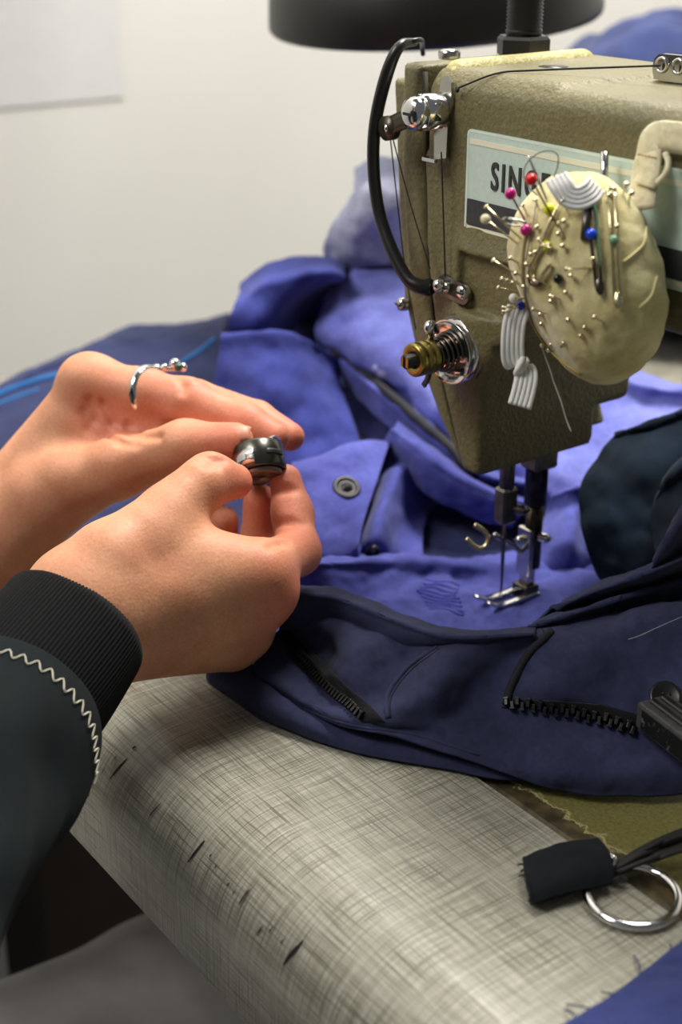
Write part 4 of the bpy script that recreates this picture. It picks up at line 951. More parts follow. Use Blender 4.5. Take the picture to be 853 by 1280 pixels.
# ---- blue coverall under the needle
blu = empty('blue_coverall', (0.0, 0.05, 0.0), 'worn violet-blue coverall with a mended patch under the needle and black press studs', 'coverall')
base = sheet('leg_layer', [[(330, 800, 2), (480, 850, 2), (680, 830, 2), (900, 790, 2)],
                           [(350, 745, 4), (470, 770, 5), (570, 790, 5), (690, 780, 5), (900, 740, 5)],
                           [(362, 730, 12), (455, 745, 8), (560, 752, 5), (680, 750, 5), (900, 715, 6)],
                           [(372, 715, 20), (440, 712, 17), (545, 722, 7), (660, 722, 5), (900, 690, 6)],
                           [(378, 702, 24), (445, 701, 20), (540, 700, 14), (640, 705, 8), (900, 660, 8)],
                           [(382, 698, 14), (450, 697, 12), (545, 695, 8), (640, 695, 4), (900, 640, 8)],
                           [(385, 690, 2), (455, 690, 2), (550, 688, 2), (640, 680, 2), (900, 620, 8)]], C_BLUE, blu, 110, 10, wr=(.0021, 56), seed=11)
base2 = sheet('valley_shade_cloth', [[(250, 760, 1.5), (420, 740, 1.5), (560, 740, 1.2), (700, 740, 1.2), (900, 700, 1.5)],  # navy sheet whose colour imitates the shade in the valley behind the fold
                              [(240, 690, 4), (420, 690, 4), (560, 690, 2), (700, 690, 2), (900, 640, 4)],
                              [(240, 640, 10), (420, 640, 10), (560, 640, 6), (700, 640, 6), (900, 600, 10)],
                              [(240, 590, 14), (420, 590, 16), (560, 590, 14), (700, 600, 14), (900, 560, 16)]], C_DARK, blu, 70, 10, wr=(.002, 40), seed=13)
flap = sheet('pocket_flap', [[(360, 712, 10), (395, 712, 11), (425, 708, 13), (447, 698, 16)],
                             [(362, 690, 19), (395, 690, 20), (428, 688, 21), (449, 682, 23)],
                             [(362, 655, 27), (398, 650, 30), (432, 647, 31), (457, 645, 31)],
                             [(362, 615, 37), (400, 605, 41), (440, 598, 42), (472, 600, 40)],
                             [(365, 592, 43), (402, 577, 48), (445, 565, 49), (484, 563, 46)],
                             [(368, 588, 38), (404, 573, 42), (448, 561, 43), (488, 559, 40)],
                             [(372, 588, 20), (408, 574, 22), (452, 563, 22), (492, 563, 20)]], C_BLUE, blu, 50, 9, wr=(.0012, 48), seed=15)
lin_fold = sheet('inner_fold', [[(446, 698, 10), (475, 698, 9), (505, 700, 8), (530, 698, 7)],
                                [(452, 680, 17), (472, 672, 22), (500, 675, 13), (528, 680, 9)],
                                [(463, 640, 24), (482, 628, 31), (508, 640, 18), (532, 650, 10)],
                                [(476, 592, 30), (498, 590, 38), (520, 610, 24), (540, 625, 12)],
                                [(486, 566, 38), (510, 572, 40), (530, 595, 30), (552, 612, 16)]], C_BLUE, blu, 40, 9, wr=(.001, 55), seed=17)
roll1 = sheet('sleeve_roll', [[(482, 556, 38), (500, 585, 32), (545, 625, 24), (600, 650, 16), (640, 660, 12)],
                              [(482, 548, 46), (506, 574, 42), (552, 612, 33), (605, 637, 24), (650, 648, 18)],
                              [(486, 540, 52), (514, 562, 49), (560, 598, 40), (612, 622, 31), (660, 636, 24)],
                              [(493, 534, 54), (524, 553, 51), (570, 588, 42), (618, 612, 33), (668, 628, 26)],
                              [(500, 532, 40), (530, 550, 36), (576, 585, 28), (624, 610, 20), (674, 628, 14)],
                              [(505, 540, 14), (534, 556, 12), (580, 590, 10), (628, 614, 8), (678, 632, 6)]], C_BLUE, blu, 60, 9, wr=(.0012, 45), seed=19)
roll2 = sheet('sleeve_edge', [[(398, 452, 52), (440, 492, 46), (490, 535, 40), (545, 582, 32), (600, 612, 24), (660, 620, 20)],
                              [(398, 440, 62), (446, 480, 56), (500, 524, 49), (553, 570, 41), (605, 602, 33), (665, 612, 28)],
                              [(406, 430, 68), (456, 472, 62), (510, 516, 55), (562, 560, 47), (612, 594, 39), (670, 606, 33)],
                              [(412, 430, 52), (462, 470, 46), (516, 514, 40), (568, 558, 32), (618, 592, 26), (676, 604, 22)],
                              [(416, 440, 20), (466, 478, 18), (520, 520, 16), (572, 564, 14), (622, 598, 10), (680, 610, 8)]], C_BLUE, blu, 70, 9, wr=(.001, 45), seed=21)
bil = sheet('back_panel', [[(410, 440, 56), (455, 480, 46), (510, 525, 38), (565, 570, 28), (620, 610, 20), (720, 650, 14), (900, 680, 10)],
                           [(394, 425, 74), (445, 448, 70), (505, 480, 62), (575, 528, 50), (650, 572, 38), (740, 610, 28), (900, 630, 24)],
                           [(398, 395, 86), (450, 402, 88), (520, 425, 80), (600, 470, 66), (680, 520, 50), (770, 560, 40), (900, 570, 36)],
                           [(408, 358, 98), (458, 350, 102), (525, 355, 98), (605, 395, 86), (695, 455, 66), (790, 500, 52), (900, 510, 48)],
                           [(414, 346, 100), (464, 337, 105), (530, 338, 102), (612, 378, 90), (705, 436, 72), (800, 478, 60), (900, 490, 56)],
                           [(420, 345, 84), (470, 335, 88), (536, 336, 84), (620, 376, 72), (712, 434, 58), (806, 476, 48), (900, 488, 44)],
                           [(425, 360, 30), (475, 350, 30), (542, 350, 30), (626, 388, 26), (718, 444, 20), (812, 486, 16), (900, 496, 14)]], C_LIGHT, blu, 110, 10, wr=(.0030, 34), seed=23)
rfold = sheet('side_panel', [[(668, 720, 3), (720, 715, 3), (790, 700, 3), (900, 680, 3)],
                             [(676, 680, 14), (712, 672, 22), (740, 690, 10), (900, 640, 14)],
                             [(682, 640, 22), (720, 628, 32), (752, 640, 20), (900, 600, 24)],
                             [(690, 622, 30), (726, 612, 38), (760, 618, 28), (900, 575, 32)],
                             [(694, 618, 12), (730, 610, 16), (764, 614, 12), (900, 570, 16)]], C_BLUE, blu, 50, 9, wr=(.0016, 45), seed=25)
ALLB = [base, flap, lin_fold, roll1, roll2, bil]
blk = plain('black_binding', (16, 16, 24), .8)
seam([(418, 436), (450, 466), (500, 508), (550, 552), (595, 590)], [roll2, bil], .0028, blk, 'binding', blu, .0015, 'black bound edge')
seam([(484, 566), (472, 600), (458, 645), (450, 682), (446, 698)], [flap], .0008, C_BLUE, 'seam', blu)
def stud(px_, py_, objs, r, label):
    p, nn = cast(px_, py_, objs, .0002)
    o = tag(mobj('press_stud', *lathe(p, nn, [(0, r), (.0012, r * 1.02), (.0020, r * .92), (.0016, r * .72), (.0011, r * .66), (.0011, r * .42), (.0022, r * .34), (.0025, .0001)], 28, False), M['gunmetal'] if r < .004 else plain('dark_stud', (38, 36, 36), .35, .6)), label, 'press stud')
    return o
stud(433, 611, [flap], .0068, 'round dark press stud on the blue pocket flap')
stud(466, 686, [base, lin_fold, flap], .0034, 'tiny metal press stud at the foot of the blue flap')
# mended patch: rows of darning
dm = plain('darning_thread', (70, 74, 160), .9); tb = MB()
for i in range(9):
    t = i / 8; x0 = 520 + 30 * abs(t - .4); y0 = 725 + 36 * t
    P = [(x0 + s * (52 - 20 * abs(t - .5)), y0 + 8 * s + 1.5 * math.sin(7 * s + i)) for s in np.linspace(0, 1, 9)]
    W = [cast(a, c, [base], .0006) for a, c in P]; W = [w[0] for w in W if w is not None]
    if len(W) > 3: mobj('darning_row', *tube(W, .0008, 6, 2), dm, blu)
# stained pale spots on the back panel
for (a, c, r) in ((478, 468, .0035), (484, 482, .0022), (470, 460, .002)):
    h = cast(a, c, [bil], .0004)
    if h: mobj('bleach_spot', *lathe(h[0], h[1], [(0, r), (.0002, r * .9), (.0003, .0001)], 9, False), plain('bleach', (170, 176, 220), .9), blu)

# ---- teal garment at the right
tl = empty('teal_jacket', PZ(800, 650, 0), 'dark teal denim jacket piece with a stitched pointed tab beside the presser foot', 'jacket')
tab = sheet('tab', [[(752, 722, 16), (775, 728, 17), (810, 722, 20), (860, 690, 26), (900, 660, 30)],
                    [(738, 695, 26), (770, 700, 27), (812, 690, 31), (862, 655, 38), (900, 630, 42)],
                    [(727, 648, 39), (770, 650, 42), (815, 640, 46), (865, 610, 52), (900, 590, 56)],
                    [(729, 605, 51), (772, 600, 56), (818, 588, 61), (868, 562, 66), (905, 545, 68)],
                    [(762, 553, 66), (790, 545, 70), (830, 532, 74), (872, 518, 78), (910, 508, 80)],
                    [(772, 543, 68), (797, 536, 72), (835, 523, 76), (876, 508, 80), (912, 498, 82)],
                    [(778, 545, 50), (802, 538, 52), (840, 526, 54), (880, 511, 56), (915, 500, 58)]], C_TEAL, tl, 60, 9, th=.003, wr=(.0022, 36), seed=31)
tab2 = sheet('lapel', [[(826, 712, 34), (845, 700, 38), (880, 670, 44)], [(815, 670, 44), (835, 660, 48), (880, 630, 56)], [(816, 635, 54), (838, 610, 62), (885, 575, 70)], [(832, 600, 64), (850, 582, 70), (890, 555, 76)], [(838, 598, 50), (856, 580, 54), (894, 552, 60)]], C_TEAL, tl, 36, 9, th=.003, wr=(.0012, 40), seed=33)
sk = plain('teal_stitch', (30, 66, 92), .9)
seam([(736, 690), (734, 650), (736, 608), (766, 560), (800, 545), (848, 526)], [tab], .0009, C_TEAL, 'seam', tl)
seam([(853, 545), (815, 556), (780, 570)], [tab], .0006, C_TEAL, 'seam', tl)

# ---- background garments on the table
bg = empty('royal_blue_jacket', PZ(340, 560, 0), 'royal blue jacket heaped in soft rolls behind the hands', 'jacket')
sheet('body_roll', [[(240, 610, 6), (320, 620, 6), (400, 625, 6), (480, 610, 6)],
                    [(254, 575, 24), (320, 585, 24), (390, 595, 22), (470, 590, 18)],
                    [(262, 525, 44), (320, 532, 45), (380, 545, 40), (455, 560, 30)],
                    [(268, 478, 62), (320, 478, 66), (378, 490, 60), (435, 510, 46)],
                    [(275, 442, 76), (322, 436, 80), (375, 442, 76), (420, 465, 60)],
                    [(280, 432, 78), (326, 427, 82), (378, 432, 78), (424, 456, 62)],
                    [(284, 440, 30), (330, 436, 30), (382, 442, 30), (428, 466, 26)]], C_MID, bg, 70, 9, wr=(.0022, 30), seed=41)
sheet('collar_roll', [[(282, 440, 62), (320, 434, 64), (350, 425, 66), (378, 395, 74), (405, 372, 80), (425, 365, 80)],
                      [(284, 418, 80), (322, 408, 86), (352, 398, 88), (380, 375, 94), (408, 358, 98), (426, 355, 98)],
                      [(290, 388, 94), (325, 370, 102), (355, 362, 106), (385, 354, 108), (412, 348, 108), (428, 348, 106)],
                      [(298, 368, 98), (330, 350, 108), (360, 342, 112), (390, 338, 114), (415, 340, 112), (430, 344, 108)],
                      [(304, 366, 84), (335, 347, 94), (364, 339, 98), (394, 336, 98), (418, 338, 96), (434, 342, 92)],
                      [(308, 385, 30), (340, 366, 30), (368, 358, 30), (398, 355, 30), (422, 357, 30), (438, 360, 30)]], C_MID, bg, 60, 9, wr=(.0018, 34), seed=43)
sheet('hollow_shade_cloth', [[(330, 470, 40), (380, 480, 40), (440, 500, 36)], [(330, 440, 52), (385, 440, 54), (440, 455, 50)], [(335, 400, 62), (390, 395, 66), (440, 405, 62)], [(340, 370, 66), (395, 362, 70), (440, 365, 68)]], C_DARK, bg, 30, 8, wr=(.0015, 40), seed=49)  # dark sheet imitating the shaded hollow beside the collar roll
nv = empty('navy_trousers', PZ(140, 520, 0), 'navy trousers with a bright blue stripe spread out behind the hands', 'trousers')
nt_ = sheet('trouser_leg', [[(-60, 700, 2), (60, 690, 2), (180, 670, 2), (300, 640, 2)],
                      [(-60, 610, 14), (60, 600, 16), (180, 585, 18), (290, 560, 16)],
                      [(-60, 540, 22), (60, 520, 26), (180, 500, 30), (285, 480, 30)],
                      [(-60, 520, 26), (60, 470, 34), (150, 440, 40), (280, 425, 42)],
                      [(-60, 512, 26), (50, 462, 36), (140, 424, 42), (285, 400, 46)],
                      [(-58, 509, 16), (55, 458, 24), (145, 421, 30), (290, 397, 34)],
                      [(-55, 515, 1.5), (60, 466, 1.5), (150, 430, 1.5), (295, 406, 1.5)]], C_DARK, nv, 80, 9, wr=(.002, 30), seed=45)
seam([(-40, 512), (10, 490), (45, 478), (75, 470)], [nt_], .0022, plain('stripe_blue', (22, 92, 152), .9), 'stripe', nv, .0006, 'bright blue stripe')
seam([(-40, 524), (10, 502), (50, 488)], [nt_], .0014, plain('stripe_blue_b', (22, 92, 152), .9), 'stripe', nv, .0004)
seam([(215, 462), (250, 440), (268, 425)], [nt_], .0016, plain('stripe_blue_c', (22, 92, 152), .9), 'stripe', nv, .0005)
sh_ = empty('pale_blue_shirt', PZ(450, 420, 0), 'faded pale blue shirt bunched up behind the sewing machine', 'shirt')
sheet('shirt_body', [[(405, 345, 88), (440, 352, 88), (480, 355, 88), (540, 350, 88)],
                     [(404, 322, 104), (440, 330, 106), (480, 334, 106), (540, 330, 106)],
                     [(409, 300, 118), (445, 300, 124), (482, 300, 124), (540, 300, 120)],
                     [(424, 268, 136), (452, 262, 144), (488, 260, 146), (545, 262, 142)],
                     [(440, 236, 150), (462, 228, 158), (496, 224, 160), (550, 226, 156)],
                     [(446, 233, 140), (470, 225, 148), (502, 221, 150), (555, 224, 146)],
                     [(450, 260, 40), (475, 255, 40), (508, 252, 40), (560, 254, 40)]], C_PALE, sh_, 50, 9, wr=(.0025, 30), seed=47)
# far heap behind the arm
hp_ = Field((-.52, .25, -.002), (.02, .68, .26), .006)
for (a, b_, c_, rx, ry, rz) in ((-.30, .45, .05, .15, .14, .055), (-.31, .45, .11, .14, .12, .05), (-.30, .45, .175, .12, .11, .045), (-.22, .47, .16, .09, .09, .05)): hp_.ell((a, b_ , c_), (rx, ry, rz), k=.03)
hp_.g[:, :, 0] = np.maximum(hp_.g[:, :, 0], .001)
V, Q = hp_.mesh()
V = np.array([p + np.array([0, 0, 1]) * .012 * fbm(p, 14, 51) * min(1, max(0, p[2]) / .05) for p in V]); V[:, 2] = np.maximum(V[:, 2], .0006)
tag(netobj('folded_overalls', V, Q, cloth_mat('overalls_blue', (34, 44, 84), .2, fade=(48, 60, 108))), 'pile of dark blue overalls behind the sewing machine arm', 'overalls')
# ---- cloth scrap at the front corner
sc = sheet('cloth_scrap', [[(690, 1290, 1), (742, 1262, 1), (796, 1224, 1), (850, 1184, 1), (900, 1140, 1)],
                           [(705, 1300, 2), (752, 1274, 3), (806, 1236, 3), (860, 1196, 3), (910, 1150, 3)],
                           [(760, 1330, 5), (800, 1300, 7), (850, 1262, 8), (900, 1226, 8), (950, 1180, 8)],
                           [(800, 1380, 6), (850, 1350, 8), (900, 1310, 9), (950, 1270, 9), (1000, 1220, 9)]], cloth_mat('scrap_blue', (34, 44, 96), .2, fade=(44, 56, 116)), None, 60, 8, wr=(.0008, 40), seed=61)
tag(sc, 'frayed blue cloth scrap lying on the table laminate', 'cloth')
ft_ = plain('frayed_thread', (40, 46, 80), .9)
for (a, c, e, g_) in ((742, 1262, 708, 1255), (800, 1222, 793, 1194), (836, 1195, 838, 1180), (770, 1244, 752, 1240), (720, 1273, 706, 1262)):
    p0 = PZ(a, c, .0014); p1 = PZ((a + e) / 2 + 3, (c + g_) / 2, .0022); p2 = PZ(e, g_, .0012); mobj('frayed_thread', *tube([p0, p1, p2], .0003, 5, 4), ft_, sc)

# ------------------------------------------------------------------ ring and fabric tab on the table
tb_ = empty('fabric_tab', PZ(708, 1092, 0), 'short black fabric tab with frayed ends beside the metal ring', 'fabric tab')
def slabsheet(name, rows, mat, parent, th, seed): return sheet(name, rows, mat, parent, 30, 8, th, (.0005, 90), seed)
slabsheet('tab_strip', [[(668, 1130, 3.0), (715, 1116, 3.0), (764, 1106, 3.0)], [(664, 1115, 5.5), (712, 1098, 6.0), (764, 1086, 6.0)], [(657, 1095, 6.0), (705, 1076, 6.5), (758, 1066, 6.5)], [(654, 1080, 4.5), (700, 1064, 4.5), (748, 1056, 4.5)]], cloth_mat('black_tab', (11, 16, 22), .25, twill=700, sheen=.02), tb_, .0055, 71)
for i in range(9):
    t = i / 8; p = PZ(654 + 14 * t, 1080 + 50 * t, .003 + .002 * math.sin(3.1 * t)); e = PZ(654 + 14 * t - random.uniform(4, 9), 1080 + 50 * t + random.uniform(-5, 4), random.uniform(.001, .005)); mobj('frayed_thread', *tube([p, e], .00035, 5, 2), dk, tb_)
rg = np.array(PZ(791, 1119, .003)); ee1 = nrm(PZ(850, 1105, .003) - PZ(733, 1130, .003)); v = []; ff = []; kk = 64
for i in range(kk):
    a = 2 * math.pi * i / kk; rr = np.array([math.cos(a), math.sin(a), .0]); tilt = np.array([0, 0, .06 * math.sin(a - .6)])
    for j in range(12):
        b_ = 2 * math.pi * j / 12; v.append(rg + (rr + tilt) * (.0148 + .0016 * math.cos(b_)) + np.array([0, 0, .0016 * math.sin(b_)]))
for i in range(kk):
    for j in range(12): ff.append((i * 12 + j, (i + 1) % kk * 12 + j, (i + 1) % kk * 12 + (j + 1) % 12, i * 12 + (j + 1) % 12))
tag(mobj('metal_ring', v, ff, M['chrome']), 'polished steel split ring lying at the edge of the machine bed', 'ring')
mobj('tab_link', *tube([PZ(757, 1068, .005), PZ(766, 1071, .0065), PZ(768, 1080, .005), PZ(760, 1086, .004)], .0012, 8, 4), M['chrome'], tb_)
cd = plain('dark_cord', (26, 25, 22), .7)
for i in range(9):
    t = i / 8; mobj('cord', *tube([PZ(764, 1085 + 10 * t, .0035), PZ(800, 1062 + 18 * t + 2 * math.sin(i), .006 + .003 * math.sin(i * 2.1)), PZ(835, 1045 + 24 * t, .008 + .002 * math.sin(i)), PZ(880, 1028 + 26 * t, .006)], .0009, 6, 5), cd, tb_)

# ================================================================== pincushion on the arm
n = NT('cream_felt'); oc = n.coord(); big = n.noise(oc, 60, 4, .6); fz = n.noise(oc, 1500, 3, .7)
col = n.ramp(big, [(0.3, lin((186, 172, 112))), (0.7, lin((218, 208, 160)))])
col = n.mix(.35, col, n.ramp(fz, [(0.3, (0.6, 0.58, 0.5, 1)), (0.7, (1.25, 1.25, 1.25, 1))]), 'MULTIPLY')
n.bump(n.math('ADD', fz, n.math('MULTIPLY', n.noise(oc, 260, 3), .8)), .5, .0008)
M['felt'] = n.set(col, .95, 0, .15); n.b.inputs['Sheen Weight'].default_value = .4
pcn = empty('pincushion', PY(735, 352, -.067), 'cream felt pincushion strapped to the front of the sewing machine arm', 'pincushion')
CC = np.array(PY(734, 352, -.0670)); cf = Field(CC - .045, CC + .045, .0009)
cf.ell(CC, (.0262, .0200, .0338), k=0)
cf.ell(CC + _u * .012 - _r * .006 , (.0218, .0190, .0235), k=.012); cf.ell(CC - _u * .010 + _r * .006, (.0220, .0190, .0245), k=.012)
sl, P = cf.sub(CC - .05, CC + .05)
cf.carve(.0245 - (P - CC) @ nrm(-_r * .80 - _u * .60), sl, .012)
V, Q = cf.mesh()
for i in range(len(V)):                                   # gathers on the right-hand side
    w = (V[i] - CC); s = max(0.0, w @ _r / .025); V[i] = V[i] + nrm(w) * (-.0006 * s * abs(math.sin((w @ _u) * 230 + (w @ _r) * 90)) ** 3 + .0007 * fbm(V[i], 90, 3))
cush = netobj('cushion', V, Q, M['felt'], pcn)
BV['cushion'] = BVHTree.FromPolygons([tuple(p) for p in V], [tuple(map(int, a)) for a in Q])
class _C: name = 'cushion'
CU = _C()
def zz_(a, b_): return (600 + a / 3.372, 180 + b_ / 3.372)
def on_c(a, b_, off=0.0):
    for k in range(14):
        h = cast(a + (735 - a) * k * .025, b_ + (350 - b_) * k * .025, [CU], off)
        if h: return h
    return None
seam([zz_(215, 330), zz_(190, 430), zz_(185, 540), zz_(195, 640), zz_(220, 740), zz_(270, 830), zz_(345, 910), zz_(430, 970)], [CU], .0006, plain('felt_seam', (150, 136, 86), .95), 'seam', pcn, .0003)
seam([zz_(700, 350), zz_(690, 420), zz_(640, 470), zz_(600, 500)], [CU], .0005, M['felt'], 'gather', pcn, .0003)
seam([zz_(745, 560), zz_(720, 640), zz_(670, 690)], [CU], .0005, M['felt'], 'gather', pcn, .0003)
# strap over the arm
SW = nrm(_r + .12 * _fw)
stp = [(.128, .02, .2455), (.128, -.03, .2452), (.1265, FY - .0005, .2420), (.1225, FY - .0035, .2340), PY(822, 172, FY - .0035), PY(811, 198, FY - .0045), PY(806, 226, FY - .0075), PY(800, 262, FY - .014)]
mst = cloth_mat('cream_webbing', (206, 196, 160), .12, twill=900, fade=(222, 214, 182), sheen=.2)
mobj('strap', *ribbon(stp, (1, 0, -.15), .0105, .0012, 8), mst, pcn)['label'] = 'cream webbing strap'
lp = [PY(803, 196, FY - .0058), PY(822, 190, FY - .0060), PY(836, 194, FY - .0065), PY(838, 208, FY - .007), PY(828, 224, FY - .0085), PY(812, 222, FY - .0095)]
mobj('strap_loop', *ribbon([PY(812, 192, FY - .0062), PY(812, 206, FY - .0080), PY(810, 221, FY - .0095), PY(806, 232, FY - .0105)], (1, 0, -.1), .0090, .0011, 6), mst, pcn)
mobj('strap_loop', *tube([PY(832, 192, FY - .0062), PY(836, 202, FY - .0072), PY(833, 216, FY - .0090), PY(822, 229, FY - .0100)], .0011, 6, 5), mst, pcn)
for i in range(6):
    a = PY(798 + i * 4, 193 + i * .8, FY - .0072); mobj('stitch', *tube([a, a + (.0011, -.0003, .0001)], .0003, 5, 1), plain('ochre_thread', (168, 134, 70), .9), pcn)
# ---- pins
def ray_t(p): return float(np.dot(p - CAM, _fw))
def pin_pts(head, entry, k):
    e, nn = on_c(*entry); te = ray_t(e); hp = np.array(D(head[0], head[1], te - k)); d = nrm(e - hp); return hp, e + d * .004, d
G_STEEL = 'plain steel pins in the pincushion'
def steel_pin(head, entry, k=.004, r=.00038, hr=.00095):
    hp, e, d = pin_pts(head, entry, k); b = MB(); b.add(*cyl(hp, e, r, r * .8, 7)); b.add(*lathe(hp, d, [(-.0003, hr * .6), (0, hr), (.0003, hr), (.0005, hr * .4)], 9))
    L = math.hypot(head[0] - entry[0], head[1] - entry[1])
    if L > 10 and head[0] < 652: lab, gr = 'thin steel pin sticking out past the seamed edge of the pincushion', 'steel pins sticking out past the pincushion edge'
    elif L > 8: lab, gr = 'thin steel pin slanting into the felt with much of its shaft bare', 'steel pins slanting into the pincushion felt'
    else: lab, gr = 'thin steel pin pushed into the felt up to its tiny flat head', 'steel pins pushed into the pincushion felt'
    tag(b.build('steel_pin', M['gold_steel'], None), lab, 'pin', gr)
def ball_pin(head, entry, k, color, r, label, shaft=None):
    hp, e, d = pin_pts(head, entry, k); o = empty('ball_head_pin', e, label, 'pin'); 
    mobj('shaft', *cyl(hp, e, .00036, .0003, 7), shaft or M['gold_steel'], o); mobj('head', *ball(hp, r, 16, 12), plain('pin_head', color, .18, var=.04), o)
bp_ = lambda a, b_, c, d, k, col, r, lab, s=None: ball_pin(zz_(a, b_), zz_(c, d), k, col, r, lab, s)
dsh = plain('dark_pin_shaft', (70, 50, 44), .3, .9)
bp_(218, 150, 330, 350, .010, (208, 16, 28), .0020, 'pin with a bright red ball head standing out of the pincushion', dsh)
bp_(130, 210, 190, 320, .006, (176, 8, 112), .0020, 'pin with a magenta ball head beside the red one, well clear of the felt', plain('magenta_shaft', (120, 10, 80), .3, .6))
bp_(195, 363, 205, 372, .0025, (176, 8, 112), .0020, 'pin with a magenta ball head pushed against the felt')
bp_(25, 317, 160, 420, .006, (226, 216, 180), .0018, 'pin with a cream ball head sticking out over the name plate')
bp_(293, 275, 297, 280, .0010, (204, 208, 20), .0020, 'pin with a yellow head pushed in under the red pin')
bp_(282, 430, 286, 434, .0010, (204, 208, 20), .0018, 'pin with a yellow head beside the open safety pin')
bp_(470, 380, 474, 384, .0018, (16, 66, 206), .0019, 'pin with a blue ball head beside the machine needle')
bp_(565, 403, 568, 406, .0008, (120, 160, 130), .0015, 'pin with a pale green head beside the long safety pin')
bp_(330, 568, 332, 572, .0012, (18, 16, 16), .0017, 'pin with a black ball head in the middle of the pincushion')
bp_(143, 650, 178, 655, .003, (214, 212, 204), .0017, 'pin with a white ball head at the edge of the pincushion')
bp_(173, 683, 190, 690, .003, (10, 46, 190), .0017, 'pin with a blue ball head holding the hanging elastic')
for a, b_, c, d, k in [(240, 350, 243, 356, .002), (180, 255, 205, 305, .005), (235, 232, 250, 275, .004), (354, 325, 358, 330, .002), (332, 378, 335, 383, .002), (350, 428, 353, 433, .002), (345, 235, 380, 300, .004),
                       (362, 527, 470, 524, .002), (473, 480, 478, 530, .003), (382, 550, 395, 566, .002), (195, 502, 212, 530, .003), (215, 465, 218, 468, .002), (90, 570, 160, 580, .004), (76, 606, 165, 622, .004), (98, 710, 165, 685, .005),
                       (97, 692, 160, 680, .004), (55, 490, 150, 545, .006), (262, 636, 195, 645, .002), (300, 662, 304, 668, .002), (306, 645, 340, 655, .002), (363, 626, 366, 630, .002), (222, 695, 288, 720, .003), (256, 718, 259, 722, .002),
                       (260, 758, 263, 762, .002), (372, 740, 378, 746, .002), (445, 772, 442, 780, .002), (428, 808, 426, 814, .002), (478, 728, 520, 748, .003), (357, 838, 352, 844, .002), (303, 845, 300, 850, .002), (290, 872, 290, 868, .002),
                       (262, 852, 275, 850, .002), (25, 262, 175, 400, .006), (262, 428, 325, 445, .003), (245, 400, 290, 465, .003), (150, 545, 170, 552, .003), (125, 480, 160, 500, .003), (135, 585, 165, 590, .003), (285, 420, 300, 470, .003),
                       (185, 600, 190, 606, .002), (205, 560, 210, 566, .002), (330, 330, 360, 400, .002), (225, 560, 300, 600, .002), (235, 455, 240, 460, .002), (300, 640, 305, 645, .002), (545, 215, 548, 222, .002), (578, 345, 580, 352, .002), (400, 185, 402, 195, .002)]:
    steel_pin(zz_(a, b_), zz_(c, d), k)
# long sewing needle, machine needle and steel rod
hp, e, d = pin_pts(zz_(205, 50), zz_(285, 240), .006)
tag(mobj('sewing_needle', *tube([hp, (hp + e) / 2, e], [.0003, .0005, .0004], 7, 3), M['steel']), 'long sewing needle leaning up over the lettering', 'needle')
a0 = on_c(*zz_(455, 268), .0008)[0]; a1 = on_c(*zz_(440, 405), .0008)[0]; b = MB(); b.add(*cyl(a0, a1, .0013, .0013, 12)); b.add(*lathe(a0, a0 - a1, [(-.0003, .0014), (.0008, .0010)], 12))
tag(b.build('machine_needle', plain('grey_needle', (96, 92, 90), .35, .9)), 'thick grey machine needle laid on the pincushion', 'needle')
tag(mobj('steel_rod', *cyl(PY(756, 190, FY - .007), PY(756, 250, FY - .009), .0014, .0014, 14), M['chrome']), 'bright steel rod upright behind the pincushion', 'rod')
# safety pins
def safety_pin(pts, label, r=.0007, mat='gold_steel', loop=True, clasp=.0022):
    W = [on_c(*zz_(*p), .0012)[0] for p in pts]; o = empty('safety_pin', W[0], label, 'safety pin', None)
    ax = nrm(W[-1] - W[0]); sd = nrm(np.cross(ax, nrm(CAM - W[0])))
    mobj('wire', *tube(W, r, 8, 5), M[mat], o)
    mobj('wire', *tube([w + sd * .0020 - nrm(CAM - w) * .0008 for w in W], r * .9, 8, 5), M[mat], o)
    mobj('coil', *tube([W[0] + sd * .001 + sd * .0012 * math.cos(t) + ax * .0012 * math.sin(t) for t in np.linspace(0, 6.28, 13)], r, 8, 2), M[mat], o)
    mobj('clasp', *ball(W[-1] + sd * .0008, clasp, 14, 10, (.75, .45, 1.5), (sd, nrm(CAM - W[-1]), ax)), M[mat], o); return o
safety_pin([(565, 210), (572, 330), (582, 500), (590, 655)], 'long closed brassy safety pin on the plain side of the pincushion')
safety_pin([(472, 240), (490, 380), (505, 500), (516, 600)], 'closed dark safety pin wrapped with green thread', .00055, 'gunmetal', clasp=.0020)
W = [on_c(*zz_(*p), .0016)[0] for p in [(350, 250), (305, 335), (268, 430), (228, 520), (228, 552), (258, 575), (280, 545), (300, 515), (303, 505)]]
sp = empty('safety_pin', W[0], 'open safety pin with a bent looped end among the yellow pins', 'safety pin')
mobj('wire', *tube(W, [.0004, .0007] + [.0008] * 6 + [.0011], 8, 5), M['gold_steel'], sp)
W2 = [on_c(*zz_(*p), .0010)[0] for p in [(222, 545), (222, 575), (245, 592), (265, 585)]]; mobj('coil', *tube(W2, .0008, 8, 4), M['gunmetal'], sp)
seam([zz_(475, 250), zz_(492, 300), zz_(500, 420), zz_(510, 520)], [CU], .0004, plain('green_thread', (80, 120, 90), .9), 'green_thread', pcn, .0020)
# paper clip
t0 = ray_t(on_c(*zz_(200, 330))[0]) - .004
def zl(p, k=0.0): a = zz_(*p); return np.array(D(a[0], a[1], t0 + k))
tag(mobj('paper_clip', *tube([zl(p) for p in [(195, 348), (150, 345), (105, 328), (102, 314), (120, 312), (170, 325), (200, 340), (190, 328), (150, 318), (130, 322), (160, 334)]], .0003, 6, 5), M['steel']), 'small steel paper clip at the edge of the pincushion', 'paper clip')
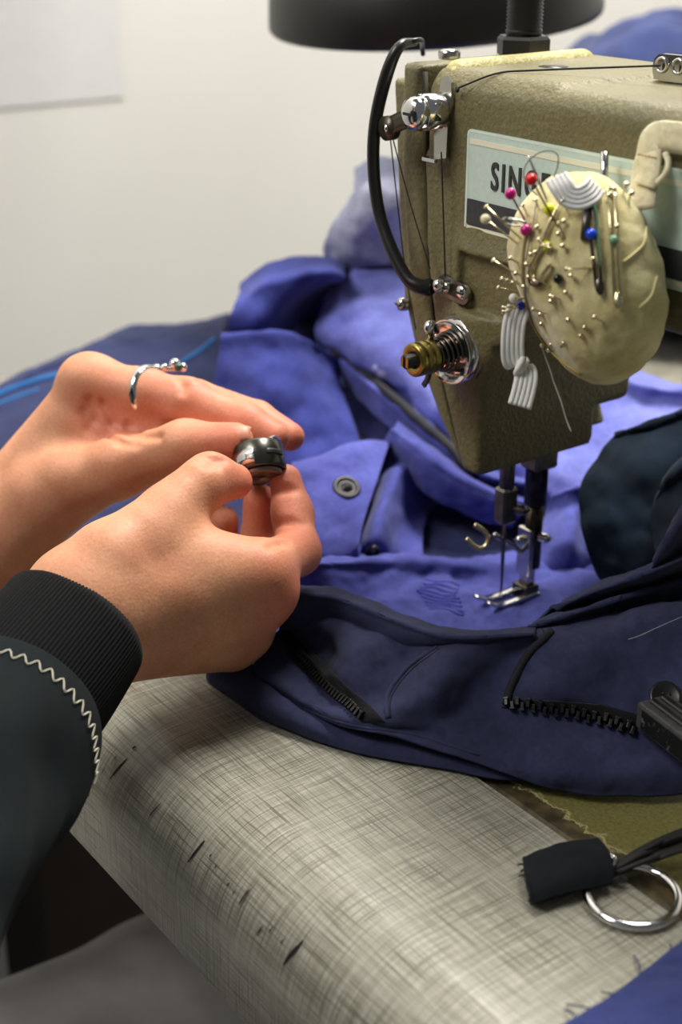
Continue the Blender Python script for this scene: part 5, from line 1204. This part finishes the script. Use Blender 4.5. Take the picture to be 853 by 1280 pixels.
# loop of grey thread over the lettering
tag(mobj('grey_thread', *tube([zl(p, .003) for p in [(245, 215), (205, 180), (186, 130), (200, 80), (245, 40), (295, 28), (328, 45), (330, 85), (312, 140), (285, 200)]], .00025, 5, 6), plain('grey_thread_mat', (110, 108, 100), .9)), 'thin grey thread looped over the lettering of the name plate', 'thread')
seam([zz_(250, 250), zz_(235, 330), zz_(215, 440), zz_(200, 560), zz_(215, 680), zz_(262, 850)], [CU], .00025, plain('grey_thread_b', (120, 112, 108), .9), 'loose_thread', pcn, .0012)
te = ray_t(on_c(*zz_(262, 850))[0])
def zt(p, k): a = zz_(*p); return np.array(D(a[0], a[1], te + k))
tag(mobj('hanging_thread', *tube([zt((262, 852), -.002), zt((275, 890), 0), zt((300, 960), 0), zt((315, 1010), .001), zt((345, 1090), 0), zt((365, 1160), .001), zt((386, 1212), .0)], .00032, 5, 5), plain('pale_grey_thread', (168, 160, 160), .9)), 'pale thread end hanging below the pincushion', 'thread')
# elastics
n = NT('white_elastic'); w = n.n('ShaderNodeTexWave', {'Vector': n.coord(which='UV'), 'Scale': 1.0}).outputs['Fac']; M['elastic'] = n.set(lin((214, 214, 210)), .85)
def elastic(name, pts, wdir, w, label, kd=0.0, cords=5):
    P = crom(np.array(pts), 8); W = np.asarray(wdir, float); W = np.tile(W, (len(pts), 1)) if W.ndim == 1 else W; WW = crom(W, 8)
    T = np.gradient(P, axis=0); o = empty(name, P[0], label, 'elastic')
    X = np.array([nrm(WW[i] - nrm(T[i]) * np.dot(WW[i], nrm(T[i]))) for i in range(len(P))])
    for c in range(cords): mobj('elastic_cord', *tube(P + X * (c - (cords - 1) / 2) * w / cords, w / cords * .60, 6, 1), M['elastic'], o)
    return o
k2 = -.006
te2 = ray_t(on_c(*zz_(190, 690))[0])
def ze(p, k=0): a = zz_(*p); return np.array(D(a[0], a[1], te2 + k))
elastic('hanging_elastic', [ze((165, 690), -.003), ze((145, 760), -.003), ze((138, 840), -.002), ze((142, 910), 0), ze((165, 938), .001), ze((190, 950), .001), ze((196, 985), 0), ze((186, 1040), -.001), ze((168, 1105), -.002)],
        [_r, _r, _r, _r - .2 * _u, _r * .5 - _u * .6, _r * .8 - _u * .5, _r, _r, _r + .2 * _u], .0082, 'white ribbed elastic end hanging from the pincushion edge')
te3 = ray_t(on_c(*zz_(400, 215))[0])
def zf(p, k=0): a = zz_(*p); return np.array(D(a[0], a[1], te3 + k))
elastic('curled_elastic', [zf((322, 140), -.005), zf((345, 178), -.006), zf((375, 218), -.006), zf((420, 228), -.006), zf((465, 208), -.006), zf((490, 175), -.004)],
        [_r + .25 * _u, _r + .4 * _u, _r * .6 + _u * .8, _u + _r * .1, _u * .9 - _r * .4, _u * .9 - _r * .6], .0078, 'white ribbed elastic curled on top of the pincushion')
for (a, b_) in ((620, 165), (640, 205)):
    h = on_c(*zz_(a, b_), .001); steel_pin(zz_(a, b_), zz_(a, b_ + 8), .003, hr=.0012)
if 0: pass
